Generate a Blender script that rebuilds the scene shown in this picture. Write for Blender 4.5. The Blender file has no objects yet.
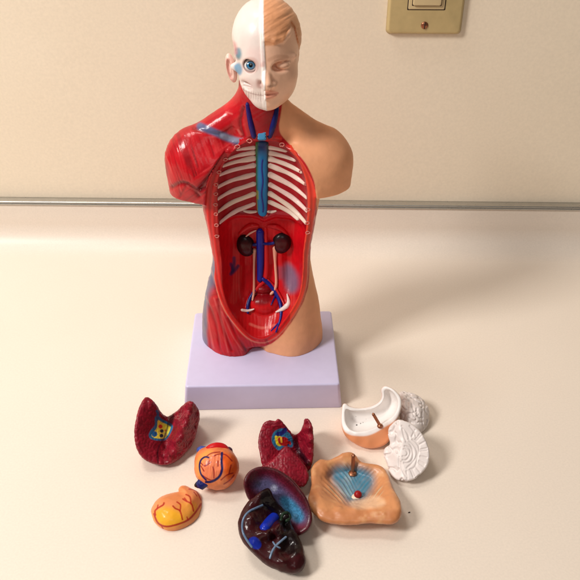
import bpy, math, random
import numpy as np

random.seed(4)
RNG = np.random.default_rng(7)
CM = 0.01
f32 = np.float32

# ------------------------------------------------------------------ camera numbers (centimetres)
CAM = np.array([2.0, -47.35, 40.8])
PITCH = math.radians(34.8)
FPX = 735.0
FWD = np.array([0, math.cos(PITCH), -math.sin(PITCH)])
UPV = np.array([0, math.sin(PITCH), math.cos(PITCH)])


def ray(u, v):
    d = FWD * FPX + np.array([1.0, 0, 0]) * (u - 290) + UPV * (290 - v)
    return d / np.linalg.norm(d)


def on_z(u, v, z=0.0):
    d = ray(u, v)
    return CAM + d * ((z - CAM[2]) / d[2])


def on_y(u, v, y):
    d = ray(u, v)
    return CAM + d * ((y - CAM[1]) / d[1])


def trace_uv(P):
    """traced drawing coordinates of points (centimetres) : used to lay painted lines on a surface"""
    q = P - CAM
    t = q @ FWD
    return 290 + q[:, 0] * FPX / t, 290 - (q @ UPV) * FPX / t


# ------------------------------------------------------------------ maths helpers
def smin(a, b, k):
    h = np.clip(0.5 + 0.5 * (b - a) / k, 0, 1)
    return b + (a - b) * h - k * h * (1 - h)


def smax(a, b, k):
    return -smin(-a, -b, k)


def ell(X, Y, Z, c, r, tilt=None):
    x, y, z = X - c[0], Y - c[1], Z - c[2]
    if tilt is not None:                       # (axis, degrees)
        a = math.radians(tilt[1]); co, si = math.cos(a), math.sin(a)
        if tilt[0] == 'x': y, z = co * y + si * z, -si * y + co * z
        elif tilt[0] == 'y': x, z = co * x + si * z, -si * x + co * z
        else: x, y = co * x + si * y, -si * x + co * y
    k0 = np.sqrt((x / r[0]) ** 2 + (y / r[1]) ** 2 + (z / r[2]) ** 2) + 1e-6
    k1 = np.sqrt((x / r[0] ** 2) ** 2 + (y / r[1] ** 2) ** 2 + (z / r[2] ** 2) ** 2) + 1e-6
    return k0 * (k0 - 1) / k1


def cap(X, Y, Z, a, b, ra, rb=None):
    if rb is None: rb = ra
    d = np.array(b, float) - np.array(a, float)
    L = float(d @ d) + 1e-9
    t = np.clip(((X - a[0]) * d[0] + (Y - a[1]) * d[1] + (Z - a[2]) * d[2]) / L, 0, 1)
    return np.sqrt((X - a[0] - t * d[0]) ** 2 + (Y - a[1] - t * d[1]) ** 2 + (Z - a[2] - t * d[2]) ** 2) - (ra + (rb - ra) * t)


def chain(X, Y, Z, pts, rs, k=0.0):
    F = None
    if not hasattr(rs, '__len__'): rs = [rs] * len(pts)
    for i in range(len(pts) - 1):
        c = cap(X, Y, Z, pts[i], pts[i + 1], rs[i], rs[i + 1])
        F = c if F is None else (smin(F, c, k) if k else np.minimum(F, c))
    return F


def spline(P, n=6, closed=True):
    P = np.array(P, float); N = len(P); out = []
    for i in range(N if closed else N - 1):
        if closed: p0, p1, p2, p3 = P[i - 1], P[i], P[(i + 1) % N], P[(i + 2) % N]
        else: p0, p1, p2, p3 = P[max(i - 1, 0)], P[i], P[i + 1], P[min(i + 2, N - 1)]
        for k in range(n):
            t = k / n
            out.append(0.5 * ((2 * p1) + (-p0 + p2) * t + (2 * p0 - 5 * p1 + 4 * p2 - p3) * t * t + (-p0 + 3 * p1 - 3 * p2 + p3) * t ** 3))
    if not closed: out.append(P[-1])
    return np.array(out)


def seg_d(x, y, a, b):
    dx, dy = b[0] - a[0], b[1] - a[1]
    t = np.clip(((x - a[0]) * dx + (y - a[1]) * dy) / (dx * dx + dy * dy + 1e-9), 0, 1)
    return np.hypot(x - a[0] - t * dx, y - a[1] - t * dy)


def line_d(x, y, P, smooth=True):
    P = spline(P, 4, False) if smooth and len(P) > 2 else np.array(P, float)
    d = None
    for i in range(len(P) - 1):
        s = seg_d(x, y, P[i], P[i + 1])
        d = s if d is None else np.minimum(d, s)
    return d


def poly_sd(x, y, P):
    """signed distance to a closed outline, positive inside"""
    d = None
    x, y = np.broadcast_arrays(x, y)
    ins = np.zeros(x.shape, bool)
    n = len(P)
    for i in range(n):
        a, b = P[i], P[(i + 1) % n]
        s = seg_d(x, y, a, b)
        d = s if d is None else np.minimum(d, s)
        c = ((a[1] > y) != (b[1] > y))
        xi = (b[0] - a[0]) * (y - a[1]) / ((b[1] - a[1]) or 1e-9) + a[0]
        ins ^= (c & (x < xi))
    return np.where(ins, d, -d)


def rbf(ctrl, c=0.12):
    ctrl = np.array(ctrl, float)
    P = ctrl[:, :2]; w = ctrl[:, 2]
    K = np.sqrt(((P[:, None] - P[None]) ** 2).sum(-1) + c * c)
    A = np.block([[K, np.ones((len(P), 1))], [np.ones((1, len(P))), np.zeros((1, 1))]])
    s = np.linalg.solve(A, np.append(w, 0))
    def f(x, y):
        o = np.full(np.broadcast(x, y).shape, s[-1])
        for (px, py), k in zip(P, s[:-1]):
            o = o + k * np.sqrt((x - px) ** 2 + (y - py) ** 2 + c * c)
        return o
    return f


class Table:
    """bilinear lookup of a 2-D function"""
    def __init__(s, fn, x0, x1, y0, y1, h=0.04):
        s.x0, s.y0, s.h = x0, y0, h
        xs = np.arange(x0, x1 + h, h); ys = np.arange(y0, y1 + h, h)
        s.T = fn(xs[:, None], ys[None, :]).astype(f32); s.n = s.T.shape
    def __call__(s, x, y):
        a = np.clip((x - s.x0) / s.h, 0, s.n[0] - 1.001); b = np.clip((y - s.y0) / s.h, 0, s.n[1] - 1.001)
        i = a.astype(np.int32); j = b.astype(np.int32); fa = a - i; fb = b - j
        T = s.T
        return (T[i, j] * (1 - fa) + T[i + 1, j] * fa) * (1 - fb) + (T[i, j + 1] * (1 - fa) + T[i + 1, j + 1] * fa) * fb


_NT = RNG.random((64, 64, 64)).astype(f32)


def noise(P, s, seed=0):
    """value noise -1..1 at points P (n,3), s = cells per centimetre"""
    q = P * s + 17.3 + seed * 5.71
    i = np.floor(q).astype(int); f = q - i; f = f * f * (3 - 2 * f)
    def g(a, b, c): return _NT[(i[:, 0] + a) & 63, (i[:, 1] + b) & 63, (i[:, 2] + c) & 63]
    x0 = g(0, 0, 0) * (1 - f[:, 0]) + g(1, 0, 0) * f[:, 0]; x1 = g(0, 1, 0) * (1 - f[:, 0]) + g(1, 1, 0) * f[:, 0]
    x2 = g(0, 0, 1) * (1 - f[:, 0]) + g(1, 0, 1) * f[:, 0]; x3 = g(0, 1, 1) * (1 - f[:, 0]) + g(1, 1, 1) * f[:, 0]
    a = x0 * (1 - f[:, 1]) + x1 * f[:, 1]; b = x2 * (1 - f[:, 1]) + x3 * f[:, 1]
    return (a * (1 - f[:, 2]) + b * f[:, 2]) * 2 - 1


def streaks(u, v, a, b, across, along, seed):
    """long uneven fibres running along the direction (-b, a) of the traced plane"""
    q = np.column_stack([(u * a + v * b) * across, (-u * b + v * a) * along, np.full(len(u), 3.3)])
    return noise(q, 1.0, seed) + 0.6 * noise(q * 2.1, 1.0, seed + 3)


def fbm(P, s, seed=0): return (noise(P, s, seed) + 0.5 * noise(P, s * 2.1, seed + 1) + 0.25 * noise(P, s * 4.3, seed + 2)) / 1.75


def sst(a, b, x):
    t = np.clip((x - a) / (b - a), 0, 1)
    return t * t * (3 - 2 * t)


# ------------------------------------------------------------------ solid -> mesh
def nets(F, org, h):
    F = F.copy()
    F[0] = F[-1] = h; F[:, 0] = F[:, -1] = h; F[:, :, 0] = F[:, :, -1] = h
    I = F < 0
    nx, ny, nz = [k - 1 for k in F.shape]
    s = np.zeros((nx, ny, nz), np.uint8)
    C = [(a, b, c) for a in (0, 1) for b in (0, 1) for c in (0, 1)]
    for a, b, c in C: s += I[a:a + nx, b:b + ny, c:c + nz]
    act = np.argwhere((s > 0) & (s < 8))
    vid = np.full((nx, ny, nz), -1, np.int32)
    vid[act[:, 0], act[:, 1], act[:, 2]] = np.arange(len(act))
    val = {k: F[act[:, 0] + k[0], act[:, 1] + k[1], act[:, 2] + k[2]] for k in C}
    P = np.zeros((len(act), 3)); n = np.zeros(len(act))
    for k in C:
        for ax in range(3):
            if k[ax]: continue
            k2 = tuple(k[i] + (i == ax) for i in range(3))
            va, vb = val[k], val[k2]
            m = (va < 0) != (vb < 0)
            t = np.where(m, va / np.where(m, va - vb, 1), 0)
            p = np.zeros((len(act), 3)); p[:] = k; p[:, ax] += t
            P += p * m[:, None]; n += m
    P = (act + P / n[:, None]) * h + org
    Q = []
    for ax in range(3):
        a = [slice(None)] * 3; b = [slice(None)] * 3
        a[ax] = slice(0, -1); b[ax] = slice(1, None)
        A, B = I[tuple(a)], I[tuple(b)]
        e = np.argwhere(A != B)
        o1, o2 = [(1, 2), (2, 0), (0, 1)][ax]
        ok = (e[:, o1] > 0) & (e[:, o2] > 0) & (e[:, o1] < F.shape[o1] - 1) & (e[:, o2] < F.shape[o2] - 1)
        e = e[ok]; fl = A[e[:, 0], e[:, 1], e[:, 2]]
        c = []
        for d1, d2 in ((1, 1), (0, 1), (0, 0), (1, 0)):
            g = e.copy(); g[:, o1] -= d1; g[:, o2] -= d2
            c.append(vid[g[:, 0], g[:, 1], g[:, 2]])
        q = np.stack(c, 1)
        q = np.where(fl[:, None], q, q[:, ::-1])
        Q.append(q)
    return P, np.concatenate(Q)


def normals(V, Q):
    fn = np.cross(V[Q[:, 2]] - V[Q[:, 0]], V[Q[:, 3]] - V[Q[:, 1]])
    N = np.zeros_like(V)
    for k in range(4):
        for ax in range(3): N[:, ax] += np.bincount(Q[:, k], fn[:, ax], len(V))
    return N / (np.linalg.norm(N, axis=1, keepdims=True) + 1e-12)


def relax(V, Q, it=1, w=0.5):
    for _ in range(it):
        S = np.zeros_like(V); n = np.zeros(len(V))
        for k in range(4):
            a, b = Q[:, k], Q[:, (k + 1) % 4]
            for ax in range(3): S[:, ax] += np.bincount(a, V[b, ax], len(V)) + np.bincount(b, V[a, ax], len(V))
            n += np.bincount(a, minlength=len(V)) + np.bincount(b, minlength=len(V))
        V = V * (1 - w) + w * S / np.maximum(n, 1)[:, None]
    return V


def solid(fn, lo, hi, h, it=1):
    ax = [np.arange(lo[i], hi[i] + h, h).astype(f32) for i in range(3)]
    F = fn(ax[0][:, None, None], ax[1][None, :, None], ax[2][None, None, :])
    F = np.broadcast_to(F, tuple(len(a) for a in ax)).astype(f32)
    V, Q = nets(F, np.array(lo, float), h)
    return relax(V, Q, it), Q


def hit(fn, u, v, t0=30, t1=75, n=2600):
    """first point of a solid along the traced direction"""
    d = ray(u, v); t = np.linspace(t0, t1, n)
    P = CAM + t[:, None] * d
    F = fn(P[:, 0], P[:, 1], P[:, 2])
    i = int(np.argmax(F < 0))
    return P[i] if F[i] < 0 else None


# ------------------------------------------------------------------ Blender objects
def lin(c):
    c = np.array(c, float) / 255.0
    return np.where(c <= 0.04045, c / 12.92, ((c + 0.055) / 1.055) ** 2.4)


def link(o):
    bpy.context.scene.collection.objects.link(o); return o


ORG = {}


def thing(name, label, cat, loc=(0, 0, 0), group=None):
    o = link(bpy.data.objects.new(name, None)); o.empty_display_size = 0.01
    o.location = [c * CM for c in loc]; o['label'] = label; o['category'] = cat
    if group: o['group'] = group
    ORG[o.name] = np.array(loc, float)
    return o


def mesh(name, V, Q, mat, parent=None, col=None, smooth=True, label=None):
    V = np.asarray(V, float)
    org = np.zeros(3)
    if parent is not None: org = ORG[parent.name]
    me = bpy.data.meshes.new(name)
    me.from_pydata(((V - org) * CM).tolist(), [], Q.tolist() if hasattr(Q, 'tolist') else Q)
    if smooth: me.polygons.foreach_set('use_smooth', np.ones(len(me.polygons), bool))
    if col is not None:
        a = me.color_attributes.new('paint', 'FLOAT_COLOR', 'POINT')
        c = np.ones((len(V), 4), f32); c[:, :3] = col
        a.data.foreach_set('color', c.ravel())
    me.materials.append(mat); me.update()
    o = link(bpy.data.objects.new(name, me))
    if parent is not None:
        o.parent = parent
    ORG[o.name] = org
    if label: o['label'] = label
    return o


def tube(pts, rs, n=12, flat=1.0, closed_ends=True):
    """swept tube through points; returns V,Q (quads + fan ends)"""
    pts = np.array(pts, float)
    if not hasattr(rs, '__len__'): rs = [rs] * len(pts)
    if len(pts) > 2:
        pr = spline(np.column_stack([pts, rs]), 5, False); pts, rs = pr[:, :3], pr[:, 3]
    V = []; Q = []
    T = np.gradient(pts, axis=0); T /= np.linalg.norm(T, axis=1, keepdims=True) + 1e-9
    up = np.array([0.0, -1.0, 0.12]); up /= np.linalg.norm(up)
    rings = []
    prof = [(0, None)] * 0
    m = len(pts)
    seq = [(pts[0] - T[0] * rs[0] * 0.8, 0.45 * rs[0], T[0]), ] + [(pts[i], rs[i], T[i]) for i in range(m)] + [(pts[-1] + T[-1] * rs[-1] * 0.8, 0.45 * rs[-1], T[-1])]
    for p, r, t in seq:
        a = np.cross(t, up)
        if np.linalg.norm(a) < 1e-3: a = np.cross(t, [1, 0, 0])
        a /= np.linalg.norm(a); b = np.cross(a, t)
        rings.append(len(V))
        for k in range(n):
            th = 2 * math.pi * k / n
            V.append(p + a * math.cos(th) * r + b * math.sin(th) * r * flat)
    for i in range(len(seq) - 1):
        for k in range(n):
            k2 = (k + 1) % n
            Q.append([rings[i] + k, rings[i] + k2, rings[i + 1] + k2, rings[i + 1] + k])
    Q.append([rings[0] + k for k in range(n)][::-1]); Q.append([rings[-1] + k for k in range(n)])
    return np.array(V), Q


# ------------------------------------------------------------------ materials
def nd(nt, t, **kw):
    n = nt.nodes.new(t)
    for k, v in kw.items(): setattr(n, k, v)
    return n


def paint_mat(name, rough=0.35, coat=0.0, coat_rough=0.15, bump=0.15, bscale=900, sss=0.0, color=None, vary=0.06, metallic=0.0, spec=0.5, big=0.0):
    m = bpy.data.materials.new(name); m.use_nodes = True; nt = m.node_tree
    b = nt.nodes['Principled BSDF']; L = nt.links.new
    b.inputs['Roughness'].default_value = rough; b.inputs['Metallic'].default_value = metallic
    b.inputs['Coat Weight'].default_value = coat; b.inputs['Coat Roughness'].default_value = coat_rough
    b.inputs['Specular IOR Level'].default_value = spec
    if sss:
        b.inputs['Subsurface Weight'].default_value = sss; b.inputs['Subsurface Scale'].default_value = 0.0025
        b.inputs['Subsurface Radius'].default_value = (1.0, 0.45, 0.3)
    tc = nd(nt, 'ShaderNodeTexCoord')
    n1 = nd(nt, 'ShaderNodeTexNoise'); n1.inputs['Scale'].default_value = 160; n1.inputs['Detail'].default_value = 6
    L(tc.outputs['Object'], n1.inputs['Vector'])
    mr = nd(nt, 'ShaderNodeMapRange'); mr.inputs['To Min'].default_value = 1 - vary * 1.6; mr.inputs['To Max'].default_value = 1 + vary * 1.6
    L(n1.outputs['Fac'], mr.inputs['Value'])
    mul = nd(nt, 'ShaderNodeVectorMath', operation='SCALE')
    if color is None:
        at = nd(nt, 'ShaderNodeAttribute', attribute_name='paint'); L(at.outputs['Color'], mul.inputs[0])
    else:
        mul.inputs[0].default_value = tuple(lin(color))
    L(mr.outputs['Result'], mul.inputs['Scale']); L(mul.outputs[0], b.inputs['Base Color'])
    rr = nd(nt, 'ShaderNodeMapRange'); rr.inputs['To Min'].default_value = max(rough - 0.1, 0.03); rr.inputs['To Max'].default_value = rough + 0.12
    n3 = nd(nt, 'ShaderNodeTexNoise'); n3.inputs['Scale'].default_value = 400; n3.inputs['Detail'].default_value = 4
    L(tc.outputs['Object'], n3.inputs['Vector']); L(n3.outputs['Fac'], rr.inputs['Value']); L(rr.outputs['Result'], b.inputs['Roughness'])
    n2 = nd(nt, 'ShaderNodeTexNoise'); n2.inputs['Scale'].default_value = bscale; n2.inputs['Detail'].default_value = 5
    L(tc.outputs['Object'], n2.inputs['Vector'])
    bp = nd(nt, 'ShaderNodeBump'); bp.inputs['Strength'].default_value = bump; bp.inputs['Distance'].default_value = 0.0006
    L(n2.outputs['Fac'], bp.inputs['Height'])
    if big:
        n4 = nd(nt, 'ShaderNodeTexNoise'); n4.inputs['Scale'].default_value = 250; n4.inputs['Detail'].default_value = 2
        L(tc.outputs['Object'], n4.inputs['Vector'])
        b2 = nd(nt, 'ShaderNodeBump'); b2.inputs['Strength'].default_value = big; b2.inputs['Distance'].default_value = 0.001
        L(n4.outputs['Fac'], b2.inputs['Height']); L(bp.outputs['Normal'], b2.inputs['Normal']); L(b2.outputs['Normal'], b.inputs['Normal'])
        L(b2.outputs['Normal'], b.inputs['Coat Normal'])
    else:
        L(bp.outputs['Normal'], b.inputs['Normal'])
    return m


M = {
    'gloss': paint_mat('painted_gloss_plastic', 0.5, 0.34, 0.2, 0.1, 500, color=None, big=0.08, spec=0.15),
    'skin': paint_mat('painted_skin_plastic', 0.42, 0.2, 0.25, 0.12, 600, vary=0.035),
    'lung': paint_mat('dark_red_lung_plastic', 0.5, 0.3, 0.16, 0.2, 700, vary=0.1, big=0.35, spec=0.25),
    'liver': paint_mat('dark_liver_plastic', 0.5, 0.32, 0.08, 0.08, 700, vary=0.1, big=0.07, spec=0.15),
    'white': paint_mat('white_plaster_plastic', 0.42, 0.1, 0.3, 0.12, 800, vary=0.02),
    'base': paint_mat('lavender_plastic', 0.38, 0.05, 0.3, 0.05, 900, color=(210, 204, 236), vary=0.025),
    'metal': paint_mat('bronze_pin_metal', 0.32, 0, 0.1, 0.1, 900, color=(168, 112, 84), metallic=0.85),
    'eye': paint_mat('glass_eye', 0.12, 1.0, 0.04, 0.0, 900, vary=0.0),
}
# ------------------------------------------------------------------ the setting
def box_soft(w, d, h, r=0.1, taper=0.0, seg=4):
    """rounded box standing on z=0 (V, Q) ; taper shrinks the top"""
    prof = [(0.0, -0.0)]
    V = []; Q = []
    def ring(hw, hd, cr, z):
        out = []
        for cx, cy, a0 in ((hw - cr, hd - cr, 0), (-hw + cr, hd - cr, 90), (-hw + cr, -hd + cr, 180), (hw - cr, -hd + cr, 270)):
            for k in range(seg + 1):
                a = math.radians(a0 + 90 * k / seg); out.append((cx + cr * math.cos(a), cy + cr * math.sin(a), z))
        return out
    rings = [ring(w / 2 - r * 0.3, d / 2 - r * 0.3, r * 1.4, 0), ring(w / 2, d / 2, r * 1.6, r * 0.3)]
    for k in range(seg + 1):
        a = math.pi / 2 * k / seg
        ins = taper + r * (1 - math.cos(a))
        rings.append(ring(w / 2 - ins, d / 2 - ins, r * 1.6, h - r + r * math.sin(a)))
    n = len(rings[0])
    for rg in rings: V += rg
    for i in range(len(rings) - 1):
        for k in range(n):
            k2 = (k + 1) % n
            Q.append([i * n + k, i * n + k2, (i + 1) * n + k2, (i + 1) * n + k])
    Q.append(list(range(n))[::-1]); Q.append([(len(rings) - 1) * n + k for k in range(n)])
    return np.array(V, float), Q


def place(V, loc, rz=0.0, rx=0.0):
    V = np.array(V, float)
    a = math.radians(rx); V = V @ np.array([[1, 0, 0], [0, math.cos(a), math.sin(a)], [0, -math.sin(a), math.cos(a)]])
    a = math.radians(rz); V = V @ np.array([[math.cos(a), math.sin(a), 0], [-math.sin(a), math.cos(a), 0], [0, 0, 1]])
    return V + np.array(loc, float)


def surface_mat(name, base, warm, rough, bump, speck=0.0, coat=0.0, fine=700):
    m = bpy.data.materials.new(name); m.use_nodes = True; nt = m.node_tree; L = nt.links.new
    b = nt.nodes['Principled BSDF']; b.inputs['Roughness'].default_value = rough; b.inputs['Coat Weight'].default_value = coat
    b.inputs['Coat Roughness'].default_value = 0.35
    tc = nd(nt, 'ShaderNodeTexCoord')
    n1 = nd(nt, 'ShaderNodeTexNoise'); n1.inputs['Scale'].default_value = 9; n1.inputs['Detail'].default_value = 5
    L(tc.outputs['Object'], n1.inputs['Vector'])
    cr = nd(nt, 'ShaderNodeMix', data_type='RGBA'); cr.inputs[6].default_value = (*lin(base), 1); cr.inputs[7].default_value = (*lin(warm), 1)
    L(n1.outputs['Fac'], cr.inputs[0])
    # very fine mottling of the surface
    n2 = nd(nt, 'ShaderNodeTexNoise'); n2.inputs['Scale'].default_value = fine; n2.inputs['Detail'].default_value = 4
    L(tc.outputs['Object'], n2.inputs['Vector'])
    mr = nd(nt, 'ShaderNodeMapRange'); mr.inputs['From Min'].default_value = 0.3; mr.inputs['From Max'].default_value = 0.7
    mr.inputs['To Min'].default_value = 0.965; mr.inputs['To Max'].default_value = 1.03
    L(n2.outputs['Fac'], mr.inputs['Value'])
    sc = nd(nt, 'ShaderNodeVectorMath', operation='SCALE'); L(cr.outputs[2], sc.inputs[0]); L(mr.outputs['Result'], sc.inputs['Scale'])
    out = sc.outputs[0]
    if speck:
        vo = nd(nt, 'ShaderNodeTexVoronoi'); vo.inputs['Scale'].default_value = speck
        L(tc.outputs['Object'], vo.inputs['Vector'])
        # only a few of the cells carry a speck
        lt = nd(nt, 'ShaderNodeMath', operation='LESS_THAN'); lt.inputs[1].default_value = 0.028; L(vo.outputs['Distance'], lt.inputs[0])
        sep = nd(nt, 'ShaderNodeSeparateColor'); L(vo.outputs['Color'], sep.inputs[0])
        gt = nd(nt, 'ShaderNodeMath', operation='GREATER_THAN'); gt.inputs[1].default_value = 0.8; L(sep.outputs[0], gt.inputs[0])
        mu = nd(nt, 'ShaderNodeMath', operation='MULTIPLY'); L(lt.outputs[0], mu.inputs[0]); L(gt.outputs[0], mu.inputs[1])
        mu2 = nd(nt, 'ShaderNodeMath', operation='MULTIPLY'); mu2.inputs[1].default_value = 0.6; L(mu.outputs[0], mu2.inputs[0])
        mx = nd(nt, 'ShaderNodeMix', data_type='RGBA'); mx.inputs[7].default_value = (0.12, 0.08, 0.05, 1)
        L(mu2.outputs[0], mx.inputs[0]); L(out, mx.inputs[6]); out = mx.outputs[2]
    L(out, b.inputs['Base Color'])
    bp = nd(nt, 'ShaderNodeBump'); bp.inputs['Strength'].default_value = bump; bp.inputs['Distance'].default_value = 0.0004
    L(n2.outputs['Fac'], bp.inputs['Height']); L(bp.outputs['Normal'], b.inputs['Normal'])
    return m


M['counter'] = surface_mat('cream_laminate', (240, 228, 214), (236, 222, 207), 0.45, 0.12, 0, 0.12)
M['wall'] = surface_mat('beige_wall_paint', (244, 230, 208), (239, 223, 199), 0.6, 0.22, 28, 0, 420)
M['alu'] = paint_mat('brushed_aluminium', 0.3, 0, 0.1, 0.1, 900, color=(190, 188, 182), metallic=0.9)
M['plate'] = paint_mat('tarnished_brass_plate', 0.4, 0.1, 0.2, 0.1, 900, color=(196, 174, 124), metallic=0.15, vary=0.08)
M['ivory'] = paint_mat('ivory_switch', 0.4, 0.1, 0.2, 0.05, 900, color=(206, 184, 140), vary=0.03)
M['dark'] = paint_mat('dark_gap', 0.7, 0, 0.2, 0.1, 900, color=(48, 30, 18), vary=0.05)

WALL_Y = 20.2        # wall face, centimetres behind the middle of the display base
WYAW = -1.2          # the wall runs a touch off square to the picture


def wall_pt(x, y, z):
    a = math.radians(WYAW); return (x * math.cos(a) - (y - WALL_Y) * math.sin(a), WALL_Y + x * math.sin(a) + (y - WALL_Y) * math.cos(a), z)


BS = 4.92             # height of the upstand behind the counter
prof = [(-75, 0), (-30, 0), (-8, 0)]
prof += [(WALL_Y - 0.8 - 2.6 + 2.6 * math.sin(math.radians(a)), 2.6 - 2.6 * math.cos(math.radians(a))) for a in range(0, 91, 6)]
prof += [(WALL_Y - 0.8, BS - 0.12), (WALL_Y - 0.75, BS), (WALL_Y + 0.4, BS)]
xs = np.linspace(-110, 110, 23)
V = [wall_pt(x, y, z) for y, z in prof for x in xs]; n = len(xs)
Q = [[i * n + k, i * n + k + 1, (i + 1) * n + k + 1, (i + 1) * n + k] for i in range(len(prof) - 1) for k in range(n - 1)]
o = mesh('countertop', V, Q, M['counter']); o['kind'] = 'structure'
V = [wall_pt(x, WALL_Y, z) for z in (BS - 1, 80) for x in xs]
Q = [[k, k + 1, n + k + 1, n + k] for k in range(n - 1)]
o = mesh('wall', V, Q, M['wall']); o['kind'] = 'structure'
# the metal strip that caps the upstand: rounded lip with a thin groove
pr = [(-0.80, -0.42), (-0.93, -0.40), (-0.97, -0.30), (-0.97, -0.12), (-0.90, -0.04), (-0.93, 0.03), (-0.97, 0.12), (-0.93, 0.24), (-0.8, 0.30), (-0.3, 0.36), (-0.05, 0.37), (0.02, 0.2)]
V = [wall_pt(x, WALL_Y + a, BS + b * .62 + .1) for a, b in pr for x in xs]
Q = [[i * n + k, i * n + k + 1, (i + 1) * n + k + 1, (i + 1) * n + k] for i in range(len(pr) - 1) for k in range(n - 1)]
o = mesh('metal_strip', V, Q, M['alu']); o['kind'] = 'structure'

# switch plate on the wall
c0 = on_y(385.5, 33.5, WALL_Y - 0.3); SX, SZ = c0[0] + 3.35, c0[2] + 5.55
sp = thing('switch_plate', 'brass coloured wall plate with a screw and rocker switch above the counter', 'switch plate', (SX, WALL_Y, SZ))
def on_wall(V, x, z, lift):      # built lying flat, stood up against the wall
    return place(V, wall_pt(x, WALL_Y - lift, z), WYAW, 90)
w, h_ = 6.7, 11.1
outer, Q = box_soft(w, h_, 0.5, 0.22, 0.1)
mesh('plate', on_wall(outer, SX, SZ, 0.02), Q, M['plate'], sp)
V, Q = box_soft(3.35, 6.85, 0.1, 0.05); mesh('switch_gap', on_wall(V, SX, SZ, 0.44), Q, M['dark'], sp)
V, Q = box_soft(3.15, 6.65, 0.16, 0.06); mesh('switch_frame', on_wall(V, SX, SZ, 0.46), Q, M['ivory'], sp)
V, Q = box_soft(2.6, 6.1, 0.1, 0.05); rk = mesh('rocker_gap', on_wall(V, SX, SZ, 0.54), Q, M['dark'], sp)
V, Q = box_soft(2.45, 5.95, 0.3, 0.1); mesh('rocker', on_wall(V, SX, SZ, 0.56), Q, M['ivory'], sp)
for dz in (-4.7, 4.7):
    V = []; Q = []
    nn = 20
    for r, zz in ((0.32, 0), (0.32, 0.05), (0.25, 0.12), (0.0001, 0.14)):
        V += [(r * math.cos(2 * math.pi * k / nn), r * math.sin(2 * math.pi * k / nn), zz) for k in range(nn)]
    for i in range(3):
        Q += [[i * nn + k, i * nn + (k + 1) % nn, (i + 1) * nn + (k + 1) % nn, (i + 1) * nn + k] for k in range(nn)]
    sc = mesh('screw', on_wall(V, SX, SZ + dz, 0.5), Q, M['metal'], sp)
    V, Q = box_soft(0.09, 0.56, 0.05, 0.01); mesh('slot', on_wall(V, SX, SZ + dz, 0.61), Q, M['dark'], sc)
# ------------------------------------------------------------------ loose organ pieces on the counter
class Relief:
    """a hand-modelled piece: an outline drawn on its leaning face, control heights for the relief, standing on the counter"""
    def __init__(s, anchor, outline, ctrl, R=0.5, und=0.08, thick=2.6, wmid=1.0, k=0.12, c=0.12, closed_n=5, gain=1.0, grow=0.0, zmin=0.4):
        s.P0 = on_z(*anchor, 0.0); s.d = ray(*anchor)
        a = math.atan2(s.d[0], s.d[1]); p = math.asin(-s.d[2])
        s.r = np.array([math.cos(a), -math.sin(a), 0]); s.up = np.cross(s.r, s.d)
        s.wmid, s.R, s.und, s.thick, s.k = wmid, R, und, thick, k
        s.poly = spline([s.loc(*q) for q in outline], closed_n)
        wm = sum(q[2] for q in ctrl) / len(ctrl)
        c2 = [(*s.loc(q[0], q[1]), wm + (q[2] - wm) * gain) for q in ctrl]
        f = rbf(c2, c)
        lo = s.poly.min(0) - 0.5; hi = s.poly.max(0) + 0.5
        s.d2 = Table(lambda x, y: poly_sd(x, y, s.poly) + grow, lo[0], hi[0], lo[1], hi[1])
        s.wf = Table(f, lo[0], hi[0], lo[1], hi[1])
        s.lo, s.hi = lo, hi
        s.extra = None; s.zmin = zmin
    def loc(s, u, v):
        d = ray(u, v); C = s.P0 - s.wmid * s.d
        t = ((C - CAM) @ s.d) / (d @ s.d)
        q = CAM + t * d - s.P0
        return q @ s.r, q @ s.up
    def frame(s, X, Y, Z):
        x, y, z = X - s.P0[0], Y - s.P0[1], Z
        return (x * s.r[0] + y * s.r[1] + z * s.r[2], x * s.up[0] + y * s.up[1] + z * s.up[2],
                -(x * s.d[0] + y * s.d[1] + z * s.d[2]))
    def pt(s, u, v, w):
        x, y = s.loc(u, v); return s.P0 + x * s.r + y * s.up - w * s.d
    def __call__(s, X, Y, Z):
        x, u, w = s.frame(X, Y, Z)
        d = s.d2(x, u); R = s.R
        e = R - np.clip(d, 0, R)
        wf = np.maximum(s.wf(x, u), (s.zmin - u * s.up[2]) / (-s.d[2])) - (R - np.sqrt(np.maximum(R * R - e * e, 0)))
        t = wf - w
        F = smax((w - wf) * 0.8, -(d - s.und * np.maximum(t, 0) ** 2), s.k)
        F = np.maximum(F, (t - s.thick) * 0.8)
        if s.extra: F = s.extra(F, X, Y, Z, x, u, w)
        return smax(F, -Z + 0.0 * X, 0.12)
    def build(s, h=0.045, zmax=5.0, it=1):
        c = []
        for w in (-2.5, 2.5):
            for x in (s.lo[0], s.hi[0]):
                for u in (s.lo[1], s.hi[1]): c.append(s.P0 + x * s.r + u * s.up - w * s.d)
        c = np.array(c); lo = c.min(0); hi = c.max(0); lo[2] = -0.15; hi[2] = min(hi[2], zmax)
        return solid(s, lo, hi, h, it)


def paint_on(V, N, d):
    """traced coordinates and a 0..1 mask of what faces the viewer side"""
    u, v = trace_uv(V)
    return u, v, sst(-0.05, 0.2, -(N @ d))


def lay(col, mask, c):
    return col * (1 - mask[:, None]) + lin(c) * mask[:, None]


def stroke(u, v, P, wd, soft=0.8, smooth=True): return 1 - sst(wd, wd + soft, line_d(u, v, P, smooth))


def area(u, v, P, soft=0.8):
    P = spline(P, 4); return sst(-soft, soft * 0.3, poly_sd(u, v, P))


def rooted(R, name, label, cat, group=None):
    return thing(name, label, cat, (R.P0[0], R.P0[1], 0), group)


def ang(P, d, s1, s2):           # rough lobule pattern for lungs
    return fbm(P, s1, 3) * s2


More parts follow.
